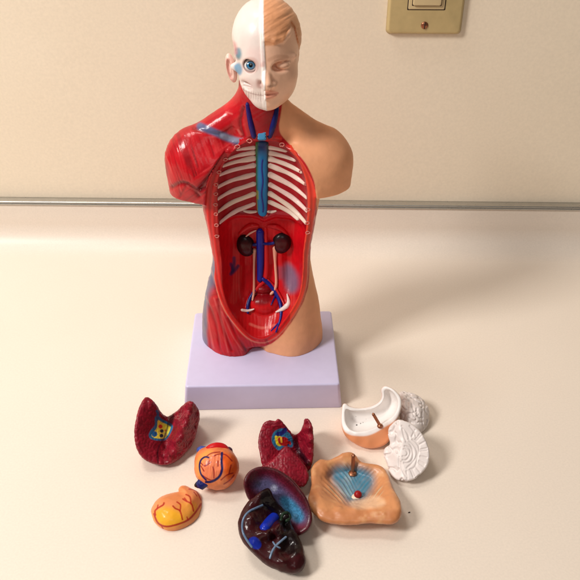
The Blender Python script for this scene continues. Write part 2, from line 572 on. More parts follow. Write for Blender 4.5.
# ---- lung, left of the picture
LA = Relief((167, 466), [(145, 397), (151, 398.5), (156, 404), (160, 410), (166, 414), (172, 412.5), (178, 409), (184, 404), (189.5, 401), (195, 404), (199.5, 411), (199.5, 420), (197, 432), (193, 443), (186, 452), (177, 460), (166, 465), (152, 463), (142, 457), (136, 446), (134.5, 432), (136.5, 418), (140, 405)],
     [(146, 399, .6), (140, 410, .85), (137, 428, 1.0), (138, 445, .95), (147, 459, .75), (162, 464, .65), (152, 404, .6), (151, 415, .45), (150, 430, .35), (154, 443, .45), (157, 452, .5),
      (160, 416, -.3), (161, 428, -.25), (160, 438, .1), (168, 414, -1.1), (169, 424, -.9), (168, 436, -.55), (166, 448, -.1), (165, 458, .3),
      (178, 413, -.3), (176, 428, 0), (172, 443, .3), (189, 402, .95), (191, 405, 1.05), (187.5, 417, 1.1), (183, 428, 1.1), (176, 442, 1.0), (168.5, 456, .8),
      (196, 412, .4), (195, 425, .2), (190, 440, .1), (180, 453, .3)], R=0.22, und=0.05, c=0.03, k=0.07, gain=1.3)
LB = Relief((285, 487), [(260, 430), (264, 422), (270, 419.5), (275, 420.5), (278.5, 418), (285, 424), (291, 431), (297, 431), (302, 427), (305, 419.5), (307, 418), (310, 421), (312.5, 428), (313.5, 440), (313, 452), (311, 465), (309, 478), (303, 486), (292, 487), (278, 485), (266, 480), (262, 465), (259, 450), (258, 440)],
     [(264, 427, .3), (270, 421, .5), (278, 420, .9), (283, 426, .75), (288, 432, .4), (260, 440, .45), (262, 455, .5), (268, 450, .3), (272, 436, .1), (268, 430, .15), (279, 430, .0), (283, 438, -.45), (278, 443, -.35), (275, 450, .1),
      (287, 445, .75), (280, 449, .8), (272, 458, .9), (265, 466, 1.0), (290, 449, .9), (296, 457, .9), (302, 465, .9), (306, 472, .8), (290, 462, .85), (280, 462, .95), (293, 475, 1.2), (300, 480, 1.2), (278, 478, 1.3),
      (292, 435, -.9), (295, 443, -1.2), (299, 452, -1.2), (304, 459, -1.1), (308, 466, -.6), (299, 432, -.5), (304, 428, .2), (306, 421, .7), (308.5, 426, .7), (308.5, 436, .5), (306, 445, .0), (303, 450, -.6), (312, 432, .2), (312, 446, -.2), (311, 458, -.4)], R=0.16, und=0.04, c=0.02, k=0.06, gain=1.35)


def lung(R, label, left):
    t = rooted(R, 'lung_model', label, 'lung model', 'dark red lung pieces')
    V, Q = R.build(0.042)
    N = normals(V, Q)
    # lobules: cells pressed into the surface
    c = np.abs(noise(V, 5.5, 1)) ** 0.6 * 0.045 + fbm(V, 2.2, 5) * 0.018
    V = V + N * c[:, None] * (V[:, 2:3] > 0.05)
    N = normals(V, Q)
    u, v, m = paint_on(V, N, R.d)
    base = lin((150, 18, 42)) * (0.85 + 0.35 * fbm(V, 5, 2))[:, None]
    col = base * (0.8 + 0.35 * np.clip(c / 0.05, 0, 1))[:, None]
    if left:
        A = [(155, 418), (158, 416), (163, 420), (171, 424), (172.5, 428), (168, 437), (163, 440.5), (153, 439.5), (149, 436), (150.5, 431), (155, 425)]
        B = [(158, 420.5), (162, 422.5), (169.5, 426), (170, 429), (166.5, 436.5), (162, 438.5), (154, 437.5), (152, 434.5), (157, 428)]
        col = lay(col, area(u, v, A) * m, (34, 112, 158)); col = lay(col, area(u, v, B, 0.6) * m, (240, 226, 70))
        for (a, b, r, cc) in ((160.5, 426.5, 1.9, (206, 44, 24)), (154.5, 434, 2.7, (20, 104, 168)), (161.8, 431, 1.7, (22, 22, 40)), (161.5, 435.7, 1.8, (16, 18, 44)), (165.5, 430.5, 1.0, (232, 120, 60)), (166, 434.5, 1.0, (238, 190, 120))):
            col = lay(col, (1 - sst(r - 0.2, r + 0.5, np.hypot(u - a, v - b))) * m, cc)
        col = lay(col, stroke(u, v, [(157, 411), (158, 414), (157, 418)], 0.9) * m, (30, 90, 140))
        col = lay(col, 0.75 * stroke(u, v, [(168.5, 414), (168, 425), (164, 438), (158, 449), (158, 463)], 0.35, 1.0) * m, (56, 4, 20))
        col = lay(col, 0.7 * stroke(u, v, [(170, 413), (172, 418), (170, 424)], 1.5, 2) * m, (48, 6, 18))
    else:
        A = [(273, 434), (277, 430), (283, 428.5), (286, 431), (290, 434), (293, 441), (292, 447), (287, 446), (283, 447), (279, 450), (275, 447), (272, 441)]
        col = lay(col, area(u, v, A) * m, (44, 118, 158))
        col = lay(col, area(u, v, [(275, 436.5), (279, 436), (282, 438), (283, 443), (280, 446), (276.5, 444)], .6) * m, (240, 214, 40))
        col = lay(col, area(u, v, [(278, 438.5), (284, 437), (289, 440), (291, 444), (287, 446), (280, 444.5)], .6) * m, (176, 22, 24))
        col = lay(col, stroke(u, v, [(278, 434), (282, 433), (285, 430)], 1.9) * m, (22, 34, 112))
        for (a, b) in ((289, 440), (288.5, 445)): col = lay(col, (1 - sst(0.9, 1.5, np.hypot(u - a, v - b))) * m, (24, 70, 120))
        col = lay(col, stroke(u, v, [(281, 438), (281.5, 442)], .45) * m, (250, 200, 60))
        col = lay(col, 0.8 * stroke(u, v, [(294, 441), (299, 451), (305, 459), (309, 464)], 1.2, 2.5) * m, (30, 6, 26))
    mesh('body', V, Q, M['lung'], t, col)
    return t


lung(LA, 'dark red lung piece with a yellow and blue spotted patch, left of the display base', True)
# the second lung is three lobes: an upper plate, a lower wedge in front and a crescent fin
_an = (285, 487)
LB1 = Relief(_an, [(260, 430), (264, 422), (270, 419.5), (275, 420.5), (278.5, 418), (285, 424), (291, 431), (297, 441), (301, 452), (292, 470), (275, 480), (264, 470), (259, 450), (258, 440)],
             [(263, 428, .25), (260, 445, .3), (270, 422, .35), (278, 420, .45), (284, 425, .2), (290, 432, -.3), (270, 440, .1), (266, 455, .4), (279, 430, -.1), (283, 438, -.35), (277, 446, -.2), (290, 443, -.75), (296, 450, -1.1), (285, 460, -.3), (273, 468, .3)], R=.16, und=.04, c=.03, k=.06, zmin=.2)
LB2 = Relief(_an, [(285, 446.5), (289.5, 448.5), (297, 456), (303.5, 463), (307.5, 470), (308.5, 478), (304, 486), (292, 487), (278, 485), (266, 480), (261.5, 467), (268, 463.5), (276, 456)],
             [(285, 448, .75), (276, 457, .85), (266, 466, .95), (264, 476, 1.1), (292, 453, .75), (300, 461, .75), (306, 470, .7), (286, 462, 1.0), (280, 472, 1.2), (294, 470, 1.05), (303, 478, .95), (292, 482, 1.3), (278, 482, 1.3)], R=.13, und=.03, thick=2.6, c=.03, k=.05, zmin=.2)
LB3 = Relief(_an, [(305, 418.5), (308, 418), (311, 422), (313.5, 431), (314, 450), (311.5, 466), (306, 471), (299, 459), (293, 445), (290.5, 431.5), (296, 433), (301, 429.5), (304, 423.5)],
             [(292, 434, -1.3), (296, 437, -1.15), (301, 433, -.7), (305, 424, .0), (307.5, 420, .45), (298, 447, -1.2), (303, 440, -.8), (306, 452, -.6), (304, 460, -.7), (309, 428, .6), (310.5, 440, .65), (309.5, 452, .4), (308, 463, .2), (313, 432, .2), (313.5, 448, .0), (311, 464, -.2)], R=.12, und=.03, thick=2.4, c=.02, k=.05, zmin=.1)
class Joined(Relief):
    def __init__(s, *parts):
        s.parts = parts; s.__dict__.update({k: v for k, v in parts[0].__dict__.items() if k != 'parts'})
        s.lo = np.min([p.lo for p in parts], 0); s.hi = np.max([p.hi for p in parts], 0)
    def __call__(s, X, Y, Z):
        F = s.parts[0](X, Y, Z)
        for p in s.parts[1:]: F = smin(F, p(X, Y, Z), .03)
        return F
LB = Joined(LB1, LB2, LB3)
lung(LB, 'dark red lung piece with pointed lobes tucked behind the dark brown liver', False)

# ---- heart
HP = on_z(217, 486, 0.0)
hc = on_z(216.5, 467.5, 1.5)
def heart_sdf(X, Y, Z):
    F = ell(X, Y, Z, hc, (1.52, 1.45, 1.62), ('y', 12))
    F = smin(F, ell(X, Y, Z, hc + np.array([.65, -.25, .35]), (.85, 1.1, 1.15)), 0.3)
    F = smin(F, ell(X, Y, Z, hc + np.array([-.4, .35, .55]), (1.0, .8, .8)), 0.3)
    return smax(F, -Z, 0.12)
t = thing('heart_model', 'small round orange heart piece with blue vessels and an open blue tube', 'heart model', (hc[0], hc[1], 0))
V, Q = solid(heart_sdf, hc - np.array([2.4, 2.4, 1.65]), hc + np.array([2.4, 2.4, 2.2]), 0.035)
N = normals(V, Q); V = V + N * (fbm(V, 1.8, 4) * 0.05)[:, None]; N = normals(V, Q)
d = ray(217, 467); u, v, m = paint_on(V, N, d)
V = V + N * ((.022 * streaks(u, v, 1, .12, .55, .06, 4) * area(u, v, [(204, 460), (220, 457), (222, 470), (214, 480), (204, 475)], 4)) * m)[:, None]; N = normals(V, Q)
col = lin((230, 130, 76)) * (1 + 0.2 * fbm(V, 2.5, 1))[:, None]
col = lay(col, 0.9 * area(u, v, [(222, 455), (231, 457), (235, 466), (235, 476), (230, 482), (226, 472)], 4) * m, (236, 92, 20))
col = lay(col, 0.6 * area(u, v, [(203, 461), (215, 456), (221, 462), (219, 474), (212, 478), (202, 473)], 4) * m, (248, 132, 96))
col = lay(col, 0.6 * area(u, v, [(197, 470), (199, 458), (208, 451), (212, 452), (202, 462), (200, 478)], 3) * m, (246, 166, 70))
RL = [[(201, 463), (205, 466), (211, 462)], [(201, 466), (204, 471)], [(205, 466), (208, 463), (209, 461)], [(202, 475), (208, 479), (213, 480), (219, 476), (221, 470)], [(214, 478), (214, 472), (213, 467)], [(221, 480), (227, 475), (233, 473)], [(224, 484), (230, 480), (234, 475)], [(214, 456), (219, 454), (226, 455), (232, 461)], [(218, 466), (218, 461)], [(231, 465), (229, 474)], [(207, 456), (212, 453), (220, 452)]]
for p in RL: col = lay(col, 0.9 * stroke(u, v, p, 0.25, 0.75) * m, (150, 14, 26))
for p, wd in (([(222, 453), (221.5, 461), (222, 470), (219, 477), (212, 481.5), (206, 482)], .8), ([(206, 480), (201, 474), (199.5, 466), (201, 460), (205, 457), (208.5, 457.5)], .5)):
    col = lay(col, stroke(u, v, p, wd, 0.8) * m, (24, 22, 84))
mesh('heart_body', V, Q, M['gloss'], t, col)
def organ_tube(name, pts, r, c, par, mat='gloss', n=16):
    V, Q = tube(pts, r, n)
    o = mesh(name, V, Q, M[mat], par, np.tile(lin(c), (len(V), 1))); return o
def hp(u, v, z): return on_z(u, v, z)
organ_tube('aorta', [hp(212, 455, 2.6), hp(210, 450.5, 2.7), hp(216, 448, 2.75), hp(223, 449, 2.6), hp(227, 454, 2.3)], [.32, .36, .38, .36, .3], (206, 20, 26), t)
organ_tube('blue_vessel', [hp(212, 452, 2.2), hp(206, 450.5, 2.3), hp(200.5, 450, 2.3)], [.3, .28, .3], (62, 84, 160), t)
organ_tube('vessel_stub', [hp(224, 453, 2.3), hp(228, 450.5, 2.3), hp(230, 451.5, 2.2)], [.3, .27, .24], (96, 60, 84), t)
organ_tube('vessel_stub', [hp(227, 457, 2.0), hp(231, 455, 1.9), hp(232, 457, 1.6)], [.25, .22, .2], (58, 42, 66), t)
a, b, c = hp(212, 481, 1.5), hp(206, 482.5, 1.2), hp(201.3, 483.8, 1.05)
tv = organ_tube('blue_tube', [a, b, c], [.2, .3, .42], (24, 30, 100), t)
dd = (c - b) / np.linalg.norm(c - b)
organ_tube('tube_opening', [c + dd * 0.24, c + dd * 0.30], [.25, .24], (10, 8, 14), tv)

# ---- stomach
ST = Relief((176, 533), [(152, 512), (153.5, 505), (158, 499), (165, 495), (174, 492.5), (181, 490.5), (180, 487.5), (182, 484.8), (186, 484.5), (192, 487), (198, 491), (202, 498), (202.5, 507), (199, 518), (191, 526), (180, 531), (167, 530.5), (157.5, 524)],
     [(160, 512, .3), (168, 515, .4), (176, 513, .3), (185, 508, .0), (192, 500, -.2), (192, 512, .15), (186, 493, -.75), (183, 487, -1.05), (160, 523, .6), (175, 526, .6), (190, 520, .35), (155, 508, .1), (165, 500, -.1), (176, 497, -.35), (198, 500, -.45)],
     R=1.35, und=0.2, k=0.12, wmid=0.6, grow=0.12)
t = rooted(ST, 'stomach_model', 'orange yellow bean shaped stomach piece with thin red vessels', 'stomach model')
V, Q = ST.build(0.04, 3.5); N = normals(V, Q)
V = V + N * (fbm(V, 1.2, 8) * 0.05)[:, None]; N = normals(V, Q)
u, v, m = paint_on(V, N, ST.d)
col = np.tile(lin((236, 148, 90)), (len(V), 1))
col = lay(col, area(u, v, [(156, 516), (160, 511), (168, 509), (178, 513), (183, 519), (176, 524), (163, 525)], 6) * m, (246, 176, 44))
col = lay(col, 0.8 * area(u, v, [(180, 508), (184, 503), (196, 505), (197, 513), (188, 517)], 5) * m, (224, 150, 50))
for p, wd in (([(154, 514), (158, 523), (166, 526.5), (177, 524.5), (188, 520), (195, 513), (201, 504)], .75), ([(155.5, 515), (155, 511), (158, 508), (163, 505), (164, 503)], .65), ([(157, 509), (158, 505)], .35),
           ([(182.5, 519.5), (180, 511), (175.5, 508.5), (173, 506)], .55), ([(180, 511), (180.5, 505), (177, 502)], .45), ([(193.5, 511), (191.5, 504), (186, 501), (183, 499)], .55), ([(191, 504), (190, 497), (186, 494.5)], .45), ([(187, 501), (184.5, 498)], .3),
           ([(201, 500), (196, 491), (189, 489)], .3), ([(163, 528.5), (161, 525)], .35), ([(188, 520), (187, 517)], .3), ([(197, 496), (194, 492)], .25)):
    col = lay(col, 0.92 * stroke(u, v, p, wd * 0.8, 0.7) * m, (178, 26, 22))
mesh('stomach_body', V, Q, M['gloss'], t, col)

M['liver_dust'] = paint_mat('dusted_liver_plastic', 0.45, 0.3, 0.2, 0.2, 700, vary=0.15, big=0.05, spec=0.25)
# ---- liver
LR = Relief((300, 536), [(243, 484), (245, 476), (250, 470), (258, 466.3), (268, 466.3), (278, 469), (289, 476), (298, 485), (306, 496), (311, 508), (312.5, 519), (310, 528), (304, 533.5), (296, 536), (285, 532), (268, 520), (250, 502), (245, 493)],
     [(246, 482, 1.5), (251, 472, 1.5), (262, 468, 1.4), (276, 471, 1.3), (290, 480, 1.35), (302, 494, 1.35), (309, 508, 1.3), (311, 520, 1.3), (306, 530, 1.3), (300, 534, 1.2), (262, 478, .75), (275, 484, .6), (288, 500, .5), (298, 515, .6), (270, 496, .3), (282, 514, .3), (255, 488, .8), (250, 500, 1.2), (285, 530, .6)],
     R=0.3, und=0.10, thick=2.2, wmid=1.5, c=0.25, k=0.1)
LF = Relief((277, 575), [(268, 486.5), (272, 491), (277, 500), (283, 506), (290, 513), (291, 521), (296, 531), (301, 540), (305, 552), (306, 562), (302, 571), (293, 574.5), (281, 572), (268, 566), (255, 555), (245, 545), (239, 534), (237.5, 521), (241, 511), (247, 502), (256, 494), (262, 489)],
     [(266, 489, .8), (273, 499, .5), (258, 496, .9), (247, 506, .9), (241, 518, 1.0), (240, 530, 1.0), (246, 542, 1.1), (256, 552, 1.1), (270, 562, 1.1), (285, 569, 1.1), (297, 571, 1.1), (303, 562, 1.0), (252, 518, 1.15), (250, 530, 1.15), (260, 527, .85), (264, 541, .95), (272, 536, .6), (270, 514, .1), (277, 517, .1), (284, 524, .2), (286, 530, .5), (276, 550, 1.1), (284, 552, .8), (290, 545, .6), (296, 552, 1.0), (283, 561, 1.3), (268, 534.5, 1.3), (276, 530, 1.2), (281, 524, 1.0), (261, 533, 1.25), (270, 524, .55), (263, 505, .5), (280, 541, .9), (292, 530, .6), (288, 517, .3)],
     R=0.5, und=0.08, thick=2.8, wmid=1.0, c=0.06, k=0.1, gain=1.35)
lv = rooted(LF, 'liver_model', 'glossy dark brown liver piece in two lobes with blue patches', 'liver model')
V, Q = LR.build(0.045, 4.5); N = normals(V, Q); u, v, m = paint_on(V, N, LR.d)
col = np.tile(lin((74, 12, 24)), (len(V), 1)) * (1 + 0.4 * fbm(V, 8, 2))[:, None]
col = lay(col, 0.75 * area(u, v, [(252, 484), (262, 474), (276, 478), (292, 494), (303, 512), (304, 526), (292, 524), (276, 505), (262, 492)], 7) * m, (112, 24, 52))
col = lay(col, 0.6 * area(u, v, [(256, 486), (266, 480), (276, 486), (290, 498), (302, 513), (303, 520), (294, 519), (280, 507), (268, 494)], 8) * m, (74, 104, 146))
col = lay(col, 0.9 * area(u, v, [(283, 498), (291, 501), (300, 511), (302, 518), (297, 521), (288, 512), (282, 503)], 4) * m, (62, 134, 176))
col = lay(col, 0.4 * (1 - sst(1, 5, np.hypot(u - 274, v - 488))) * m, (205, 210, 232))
col = col * (1 + .45 * noise(V, 14, 3) * (noise(V, 2, 5) > -.3))[:, None]
mesh('rear_lobe', V, Q, M['liver_dust'], lv, col)
V, Q = LF.build(0.045, 4.5); N = normals(V, Q); V = V + N * (fbm(V, 1.6, 3) * 0.06)[:, None]; N = normals(V, Q); u, v, m = paint_on(V, N, LF.d)
col = np.tile(lin((54, 9, 14)), (len(V), 1)) * (1 + 0.3 * fbm(V, 6, 2))[:, None]
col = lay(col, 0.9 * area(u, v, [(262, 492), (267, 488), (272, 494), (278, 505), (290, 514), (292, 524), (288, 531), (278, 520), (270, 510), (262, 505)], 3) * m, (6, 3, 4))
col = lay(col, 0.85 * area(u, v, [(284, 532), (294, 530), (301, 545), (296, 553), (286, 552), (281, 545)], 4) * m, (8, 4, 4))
col = lay(col, area(u, v, [(249, 540), (254, 537), (259, 540), (261, 545), (258, 549), (252, 547)], 1) * m, (20, 40, 150))
mesh('front_lobe', V, Q, M['liver'], lv, col)
def on_surf(f, uvs, lift=0.0, t1=90):
    out = []
    for (a, b) in uvs:
        p = hit(f, a, b, 30, t1)
        if p is not None: out.append(p - ray(a, b) * lift)
    return out
def surf_tube(name, f, uvs, r, c, par, mat='gloss', lift=0.0, n=10):
    uvs = spline(uvs, 3, False) if len(uvs) > 2 else uvs
    P = on_surf(f, uvs, lift)
    if len(P) < 2: print('SKIP', name, uvs[:1]); return None
    rs = np.interp(np.linspace(0, 1, len(P)), np.linspace(0, 1, len(r)), r) if hasattr(r, '__len__') else [r] * len(P)
    V, Q = tube(P, rs, n)
    return mesh(name, V, Q, M[mat], par, np.tile(lin(c), (len(V), 1)))
surf_tube('grey_vessel', LF, [(262.5, 505), (256, 508), (250, 511), (245, 516), (242.5, 523), (243, 532), (247, 540), (252, 547)], .075, (96, 118, 146), lv, 'liver', 0.02)
surf_tube('grey_vessel', LF, [(286, 537), (280, 542), (275, 547), (272, 552), (270, 558)], .075, (110, 130, 156), lv, 'liver', 0.02)
surf_tube('grey_vessel', LF, [(273, 542), (276, 546), (280, 548)], .06, (110, 130, 156), lv, 'liver', 0.02)
g = on_surf(LF, [(264.5, 529), (269.5, 523.5), (274.5, 517.5)], -.12)
V, Q = tube([g[0], g[1], g[2]], [.34, .40, .36], 20); V = V; mesh('gallbladder', V, Q, M['liver'], lv, np.tile(lin((18, 44, 168)), (len(V), 1)))
surf_tube('green_duct', LF, [(281, 520), (283, 514), (288, 513), (290, 518), (286, 521)], .10, (26, 46, 30), lv, 'liver', 0.03)

# ---- tan chest-and-belly piece with the pin
IP = Relief((355, 525), [(310.5, 470), (313, 463), (319, 458), (328, 457.5), (337, 453.5), (343, 450), (350, 449.5), (355, 453), (359, 458.5), (367, 461.5), (378, 463.5), (385, 468), (389, 477), (392, 487), (396, 496), (400, 507), (397.5, 518), (389, 523), (372, 522.5), (354, 523.5), (336, 523), (322, 519), (312, 509), (309.5, 497), (311.5, 484)],
     [(315, 466, -1.1), (328, 460, -1.35), (344, 452, -1.6), (352, 453, -1.7), (365, 464, -1.5), (379, 466, -1.5), (386, 474, -1.2), (345, 461, -1.6), (355, 462, -1.75), (313, 480, -.5), (320, 496, .45), (326, 505, .8), (340, 508, .85), (356, 508, .8), (372, 507, .8), (384, 506, .8), (394, 501, .6), (389, 488, -.3), (397, 511, 1.0), (313, 497, .4), (318, 510, 1.0), (335, 517, 1.1), (355, 519, 1.15), (375, 519, 1.15), (392, 517, 1.1),
      (330, 475, -1.6), (338, 487, -1.3), (345, 497, -.55), (352, 483, -1.9), (357, 494, -1.2), (362, 501, -.2), (370, 478, -1.75), (374, 490, -1.0), (376, 499, -.0), (382, 484, -.9), (340, 501, .1), (350, 504, .3), (350, 472, -2.0), (322, 484, -.65), (325, 470, -1.2)],
     R=0.42, und=0.06, thick=3.5, wmid=0.2, c=0.08, k=0.12, grow=0.08, gain=1.25)
t = rooted(IP, 'torso_cover_model', 'tan irregular piece with a blue streaked hollow, standing pin and red bead', 'anatomical piece')
V, Q = IP.build(0.045, 4); N = normals(V, Q)
V = V + N * (fbm(V, 1.1, 3) * 0.09 * sst(0.1, 0.5, V[:, 2]))[:, None]
u, v = trace_uv(V)
hollow = area(u, v, [(325, 470), (345, 466), (366, 470), (378, 480), (380, 497), (364, 502), (344, 501), (326, 488)], 5)
# brushed grooves fanning down the hollow
L1 = (u - 325) * 0.62 - (v - 470) * 0.5 + (u - 340) ** 2 * .006; L2 = (u - 380) * -0.6 - (v - 470) * 0.5
lf = 1 - sst(350, 362, u)
gro = (np.sin(L1 * 2.3 + 2.5 * noise(V, 0.7, 2)) * lf + np.sin(L2 * 2.3 + 2.5 * noise(V, .7, 6)) * (1 - lf)) * np.clip(.6 + .7 * noise(V, 1.2, 9), .4, 1)
V = V + N * (gro * hollow * 0.028)[:, None]; N = normals(V, Q)
u, v, m = paint_on(V, N, IP.d)
col = np.tile(lin((212, 144, 94)), (len(V), 1)) * (1 + 0.12 * fbm(V, 1.5, 5))[:, None]
blue = area(u, v, [(336, 470), (352, 469), (368, 474), (370, 484), (362, 497), (351, 500), (342, 489), (335, 479)], 10) * m * (.92 + .08 * fbm(V, 3, 2))
col = lay(col, np.clip(blue * (0.95 + 0.12 * gro), 0, 1), (24, 128, 160))
col = lay(col, 0.5 * hollow * sst(.45, .9, gro) * (1 - 0.2 * blue), (214, 214, 176))
col = lay(col, 0.6 * area(u, v, [(352, 502), (364, 500), (376, 497), (384, 503), (372, 507), (356, 507)], 4) * m, (250, 214, 176))
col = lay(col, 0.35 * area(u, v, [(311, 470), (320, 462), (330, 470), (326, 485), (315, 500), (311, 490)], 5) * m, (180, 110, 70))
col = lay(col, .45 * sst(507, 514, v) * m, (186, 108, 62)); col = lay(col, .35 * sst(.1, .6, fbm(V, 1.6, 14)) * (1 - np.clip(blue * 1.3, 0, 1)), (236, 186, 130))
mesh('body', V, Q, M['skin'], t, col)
p = hit(IP, 352.5, 473.5); q = on_z(353.5, 455.5, p[2] + 1.25)
q = p + (q - p)
organ_tube('pin', [p - np.array([0, 0, .2]), p + (q - p) * .5, q], [.14, .14, .14], (168, 112, 84), t, 'metal', 14)
def ball(name, c, r, colr, par, mat='gloss', sq=(1, 1, 1)):
    n1, n2 = 20, 12; V = []; Q = []
    for i in range(n2 + 1):
        th = math.pi * i / n2
        th = min(max(th, 0.02), math.pi - 0.02)
        for k in range(n1):
            ph = 2 * math.pi * k / n1
            V.append((c[0] + r * sq[0] * math.sin(th) * math.cos(ph), c[1] + r * sq[1] * math.sin(th) * math.sin(ph), c[2] + r * sq[2] * math.cos(th)))
    for i in range(n2):
        for k in range(n1): Q.append([(i + 1) * n1 + k, (i + 1) * n1 + (k + 1) % n1, i * n1 + (k + 1) % n1, i * n1 + k])
    Q.append(list(range(n1))); Q.append([n2 * n1 + k for k in range(n1)][::-1])
    colr = np.array(colr); V = np.array(V)
    return mesh(name, V, Q, M[mat], par, np.tile(lin(colr), (len(V), 1)))
ball('pin_collar', p + np.array([0, -.03, .06]), .30, (96, 44, 38), t, 'metal', (1, 1, .35))
p = hit(IP, 357, 497)
ball('bead_socket', p + np.array([-.05, -.05, -.02]), .34, (240, 214, 190), t, 'gloss', (1, 1, .6))
ball('bead', p + np.array([.05, .02, .24]), .27, (150, 12, 18), t)

# ---- skull cap bowl
RIM = [(342.2, 403.8), (345.5, 402.6), (350, 405.6), (359, 407), (371, 405), (379, 400.5), (381.7, 395), (381, 388.6), (385, 384.8), (391, 386.5), (397, 391), (401.5, 397.5), (402, 406), (399, 416), (392.5, 422.5), (384, 427.5), (376, 432.5), (367, 435.8), (357, 436), (349, 434.5), (343.5, 430), (340.8, 422), (341, 411)]
INR = [(346.6, 408.5), (351, 410), (359, 410), (371, 408.8), (380, 404), (384.5, 397), (384.5, 391), (387, 388.6), (392, 390.5), (396.5, 396), (398.5, 403), (396, 412), (389, 419.5), (381, 424), (373, 428.5), (364, 431.2), (355, 431.5), (348.5, 428), (344.8, 420), (344.8, 411)]
BC = Relief((370, 449), RIM[:14] + [(392, 430), (390, 440), (383, 446), (372, 448.5), (362, 447), (352, 442), (344.5, 435), (340.8, 424), (341, 411)],
     [(343.4, 406, .25), (359, 408.5, .1), (371, 406.5, .0), (381, 399, -.1), (383, 388, .25), (394, 390.5, .5), (400.5, 400, .55), (400, 412, .55), (393, 421, .65), (384, 426, .8), (376, 431, .9), (366, 434, .95), (356, 434.5, .9), (348, 432, .75), (342.5, 425, .55), (341.5, 414, .35),
      (347, 437, .55), (355, 441, .65), (368, 443, .75), (380, 440, .7), (388, 434, .55), (360, 446, .4), (375, 447, .5), (391, 430, .4)], R=0.18, und=0.10, thick=3.0, wmid=1.0, c=0.1, k=0.08)
_inner = spline([BC.loc(*q) for q in INR], 5)
_it = Table(lambda x, y: poly_sd(x, y, _inner), BC.lo[0], BC.hi[0], BC.lo[1], BC.hi[1])
def bowl_extra(F, X, Y, Z, x, u, w):
    di = _it(x, u)
    dep = 1.55 * np.sqrt(np.clip(1 - (1 - np.clip(di, 0, 1.5) / 1.5) ** 2, 0, 1))      # hollow of the bowl
    floor = np.maximum(BC.wf(x, u) - dep, (0.35 - u * BC.up[2]) / (-BC.d[2]))
    cut = smax(floor - w, -di, 0.05)
    return smax(F, -cut, 0.08)
BC.extra = bowl_extra
t = rooted(BC, 'skull_cap_model', 'bowl shaped skull cap, tan outside and hollow white inside, with a pin', 'skull cap model')
V, Q = BC.build(0.042, 4.5, 2); N = normals(V, Q); u, v, m = paint_on(V, N, BC.d)
xx, uu, ww = BC.frame(V[:, 0], V[:, 1], V[:, 2])
outm = sst(-0.03, 0.12, -poly_sd(xx, uu, spline([BC.loc(*q) for q in RIM], 3)) + 0.05)
outm = np.maximum(outm, sst(0.35, 0.6, BC.wf(xx, uu) - ww) * (poly_sd(xx, uu, _inner) < 0.02))
ri = sst(398, 404, u) * 0
col = lay(np.tile(lin((244, 238, 234)), (len(V), 1)), outm, (234, 156, 108))
col = lay(col, 0.5 * outm * (sst(392, 400, u)), (236, 205, 190))
for a, b, r in ((356.7, 425, 1.0), (360.5, 423.5, .7), (363, 422.5, .5), (356, 416.5, .35), (366, 419, .3)):
    col = lay(col, (1 - sst(r * .5, r, np.hypot(u - a, v - b))) * m, (52, 44, 44))
mesh('bowl', V, Q, M['white'], t, col)
p = hit(BC, 380, 425.5); q = BC.pt(373.3, 414.5, 1.5)
organ_tube('pin', [p, p + (q - p) * .5, q], [.12, .12, .12], (150, 100, 70), t, 'metal', 14)
ball('pin_collar', p + np.array([0, -.05, .0]), .22, (150, 100, 70), t, 'metal', (1, 1, .8))

# ---- brain halves
def brain(R, label, face, h=0.04):
    t = rooted(R, 'brain_half_model', label, 'brain model', 'white brain halves')
    V, Q = R.build(h, 4.5); N = normals(V, Q); u, v = trace_uv(V)
    gy = np.abs(noise(V, 1.5, 4) + 0.5 * noise(V, 3.1, 9))
    gy = sst(0.0, 0.32, gy)                       # gyri: winding furrows at the zero crossings
    if face is not None:
        inf = area(u, v, face, 0.8) * sst(0.1, 0.4, -(N @ R.d))
        disp = (gy - 1) * 0.13 * (1 - inf)
        fur = np.zeros(len(V))
        for p, wd in FURROWS: fur = np.maximum(fur, stroke(u, v, p, wd, 1.1))
        disp -= fur * 0.052 * inf
        sh = fur * inf
    else:
        gy = sst(0.0, 0.5, np.abs(noise(V, 2.6, 4) + 0.6 * noise(V, 4.6, 9)))
        disp = (gy - 1) * 0.10; sh = (1 - gy) * .3
    V = V + N * (disp * sst(0.02, 0.2, V[:, 2]))[:, None]
    col = np.tile(lin((236, 226, 222)), (len(V), 1))
    col = lay(col, 0.10 * sh, (190, 170, 160))  # furrow shading laid into the colour
    mesh('body', V, Q, M['white'], t, col); return t
def _arc(r, a0, a1, seed, cx=404.5, cy=453):
    out = []
    for k in range(9):
        a = math.radians(a0 + (a1 - a0) * k / 8); w = r * (1 + .07 * math.sin(seed * 2.3 + k * 1.3))
        out.append((cx + w * math.cos(a) * .95, cy + w * math.sin(a) * 1.15))
    return out
FURROWS = [(_arc(3.2, -100, 120, 1), .35), (_arc(6.2, -85, 105, 2), .4), (_arc(9.4, -80, 92, 3), .4), (_arc(12.6, -70, 78, 4), .38), (_arc(15.6, -52, 66, 5, 404, 453), .3)]
for _k, _a in enumerate(range(-62, 86, 12)):
    _r = math.radians(_a + 4 * math.sin(_k * 2.1)); FURROWS.append(([(404.5 + 16.2 * math.cos(_r), 453 + 18.6 * math.sin(_r)), (404.5 + 22.5 * math.cos(_r), 453 + 26 * math.sin(_r))], .32))
FURROWS += [([(402, 426), (407.5, 433), (409.5, 440)], .4), ([(402.5, 429), (404.5, 437), (407, 442)], .35), ([(401, 462), (402, 469), (406, 476)], .35), ([(399, 457), (399, 466)], .3), ([(410, 426), (414, 431), (416, 436)], .3)]
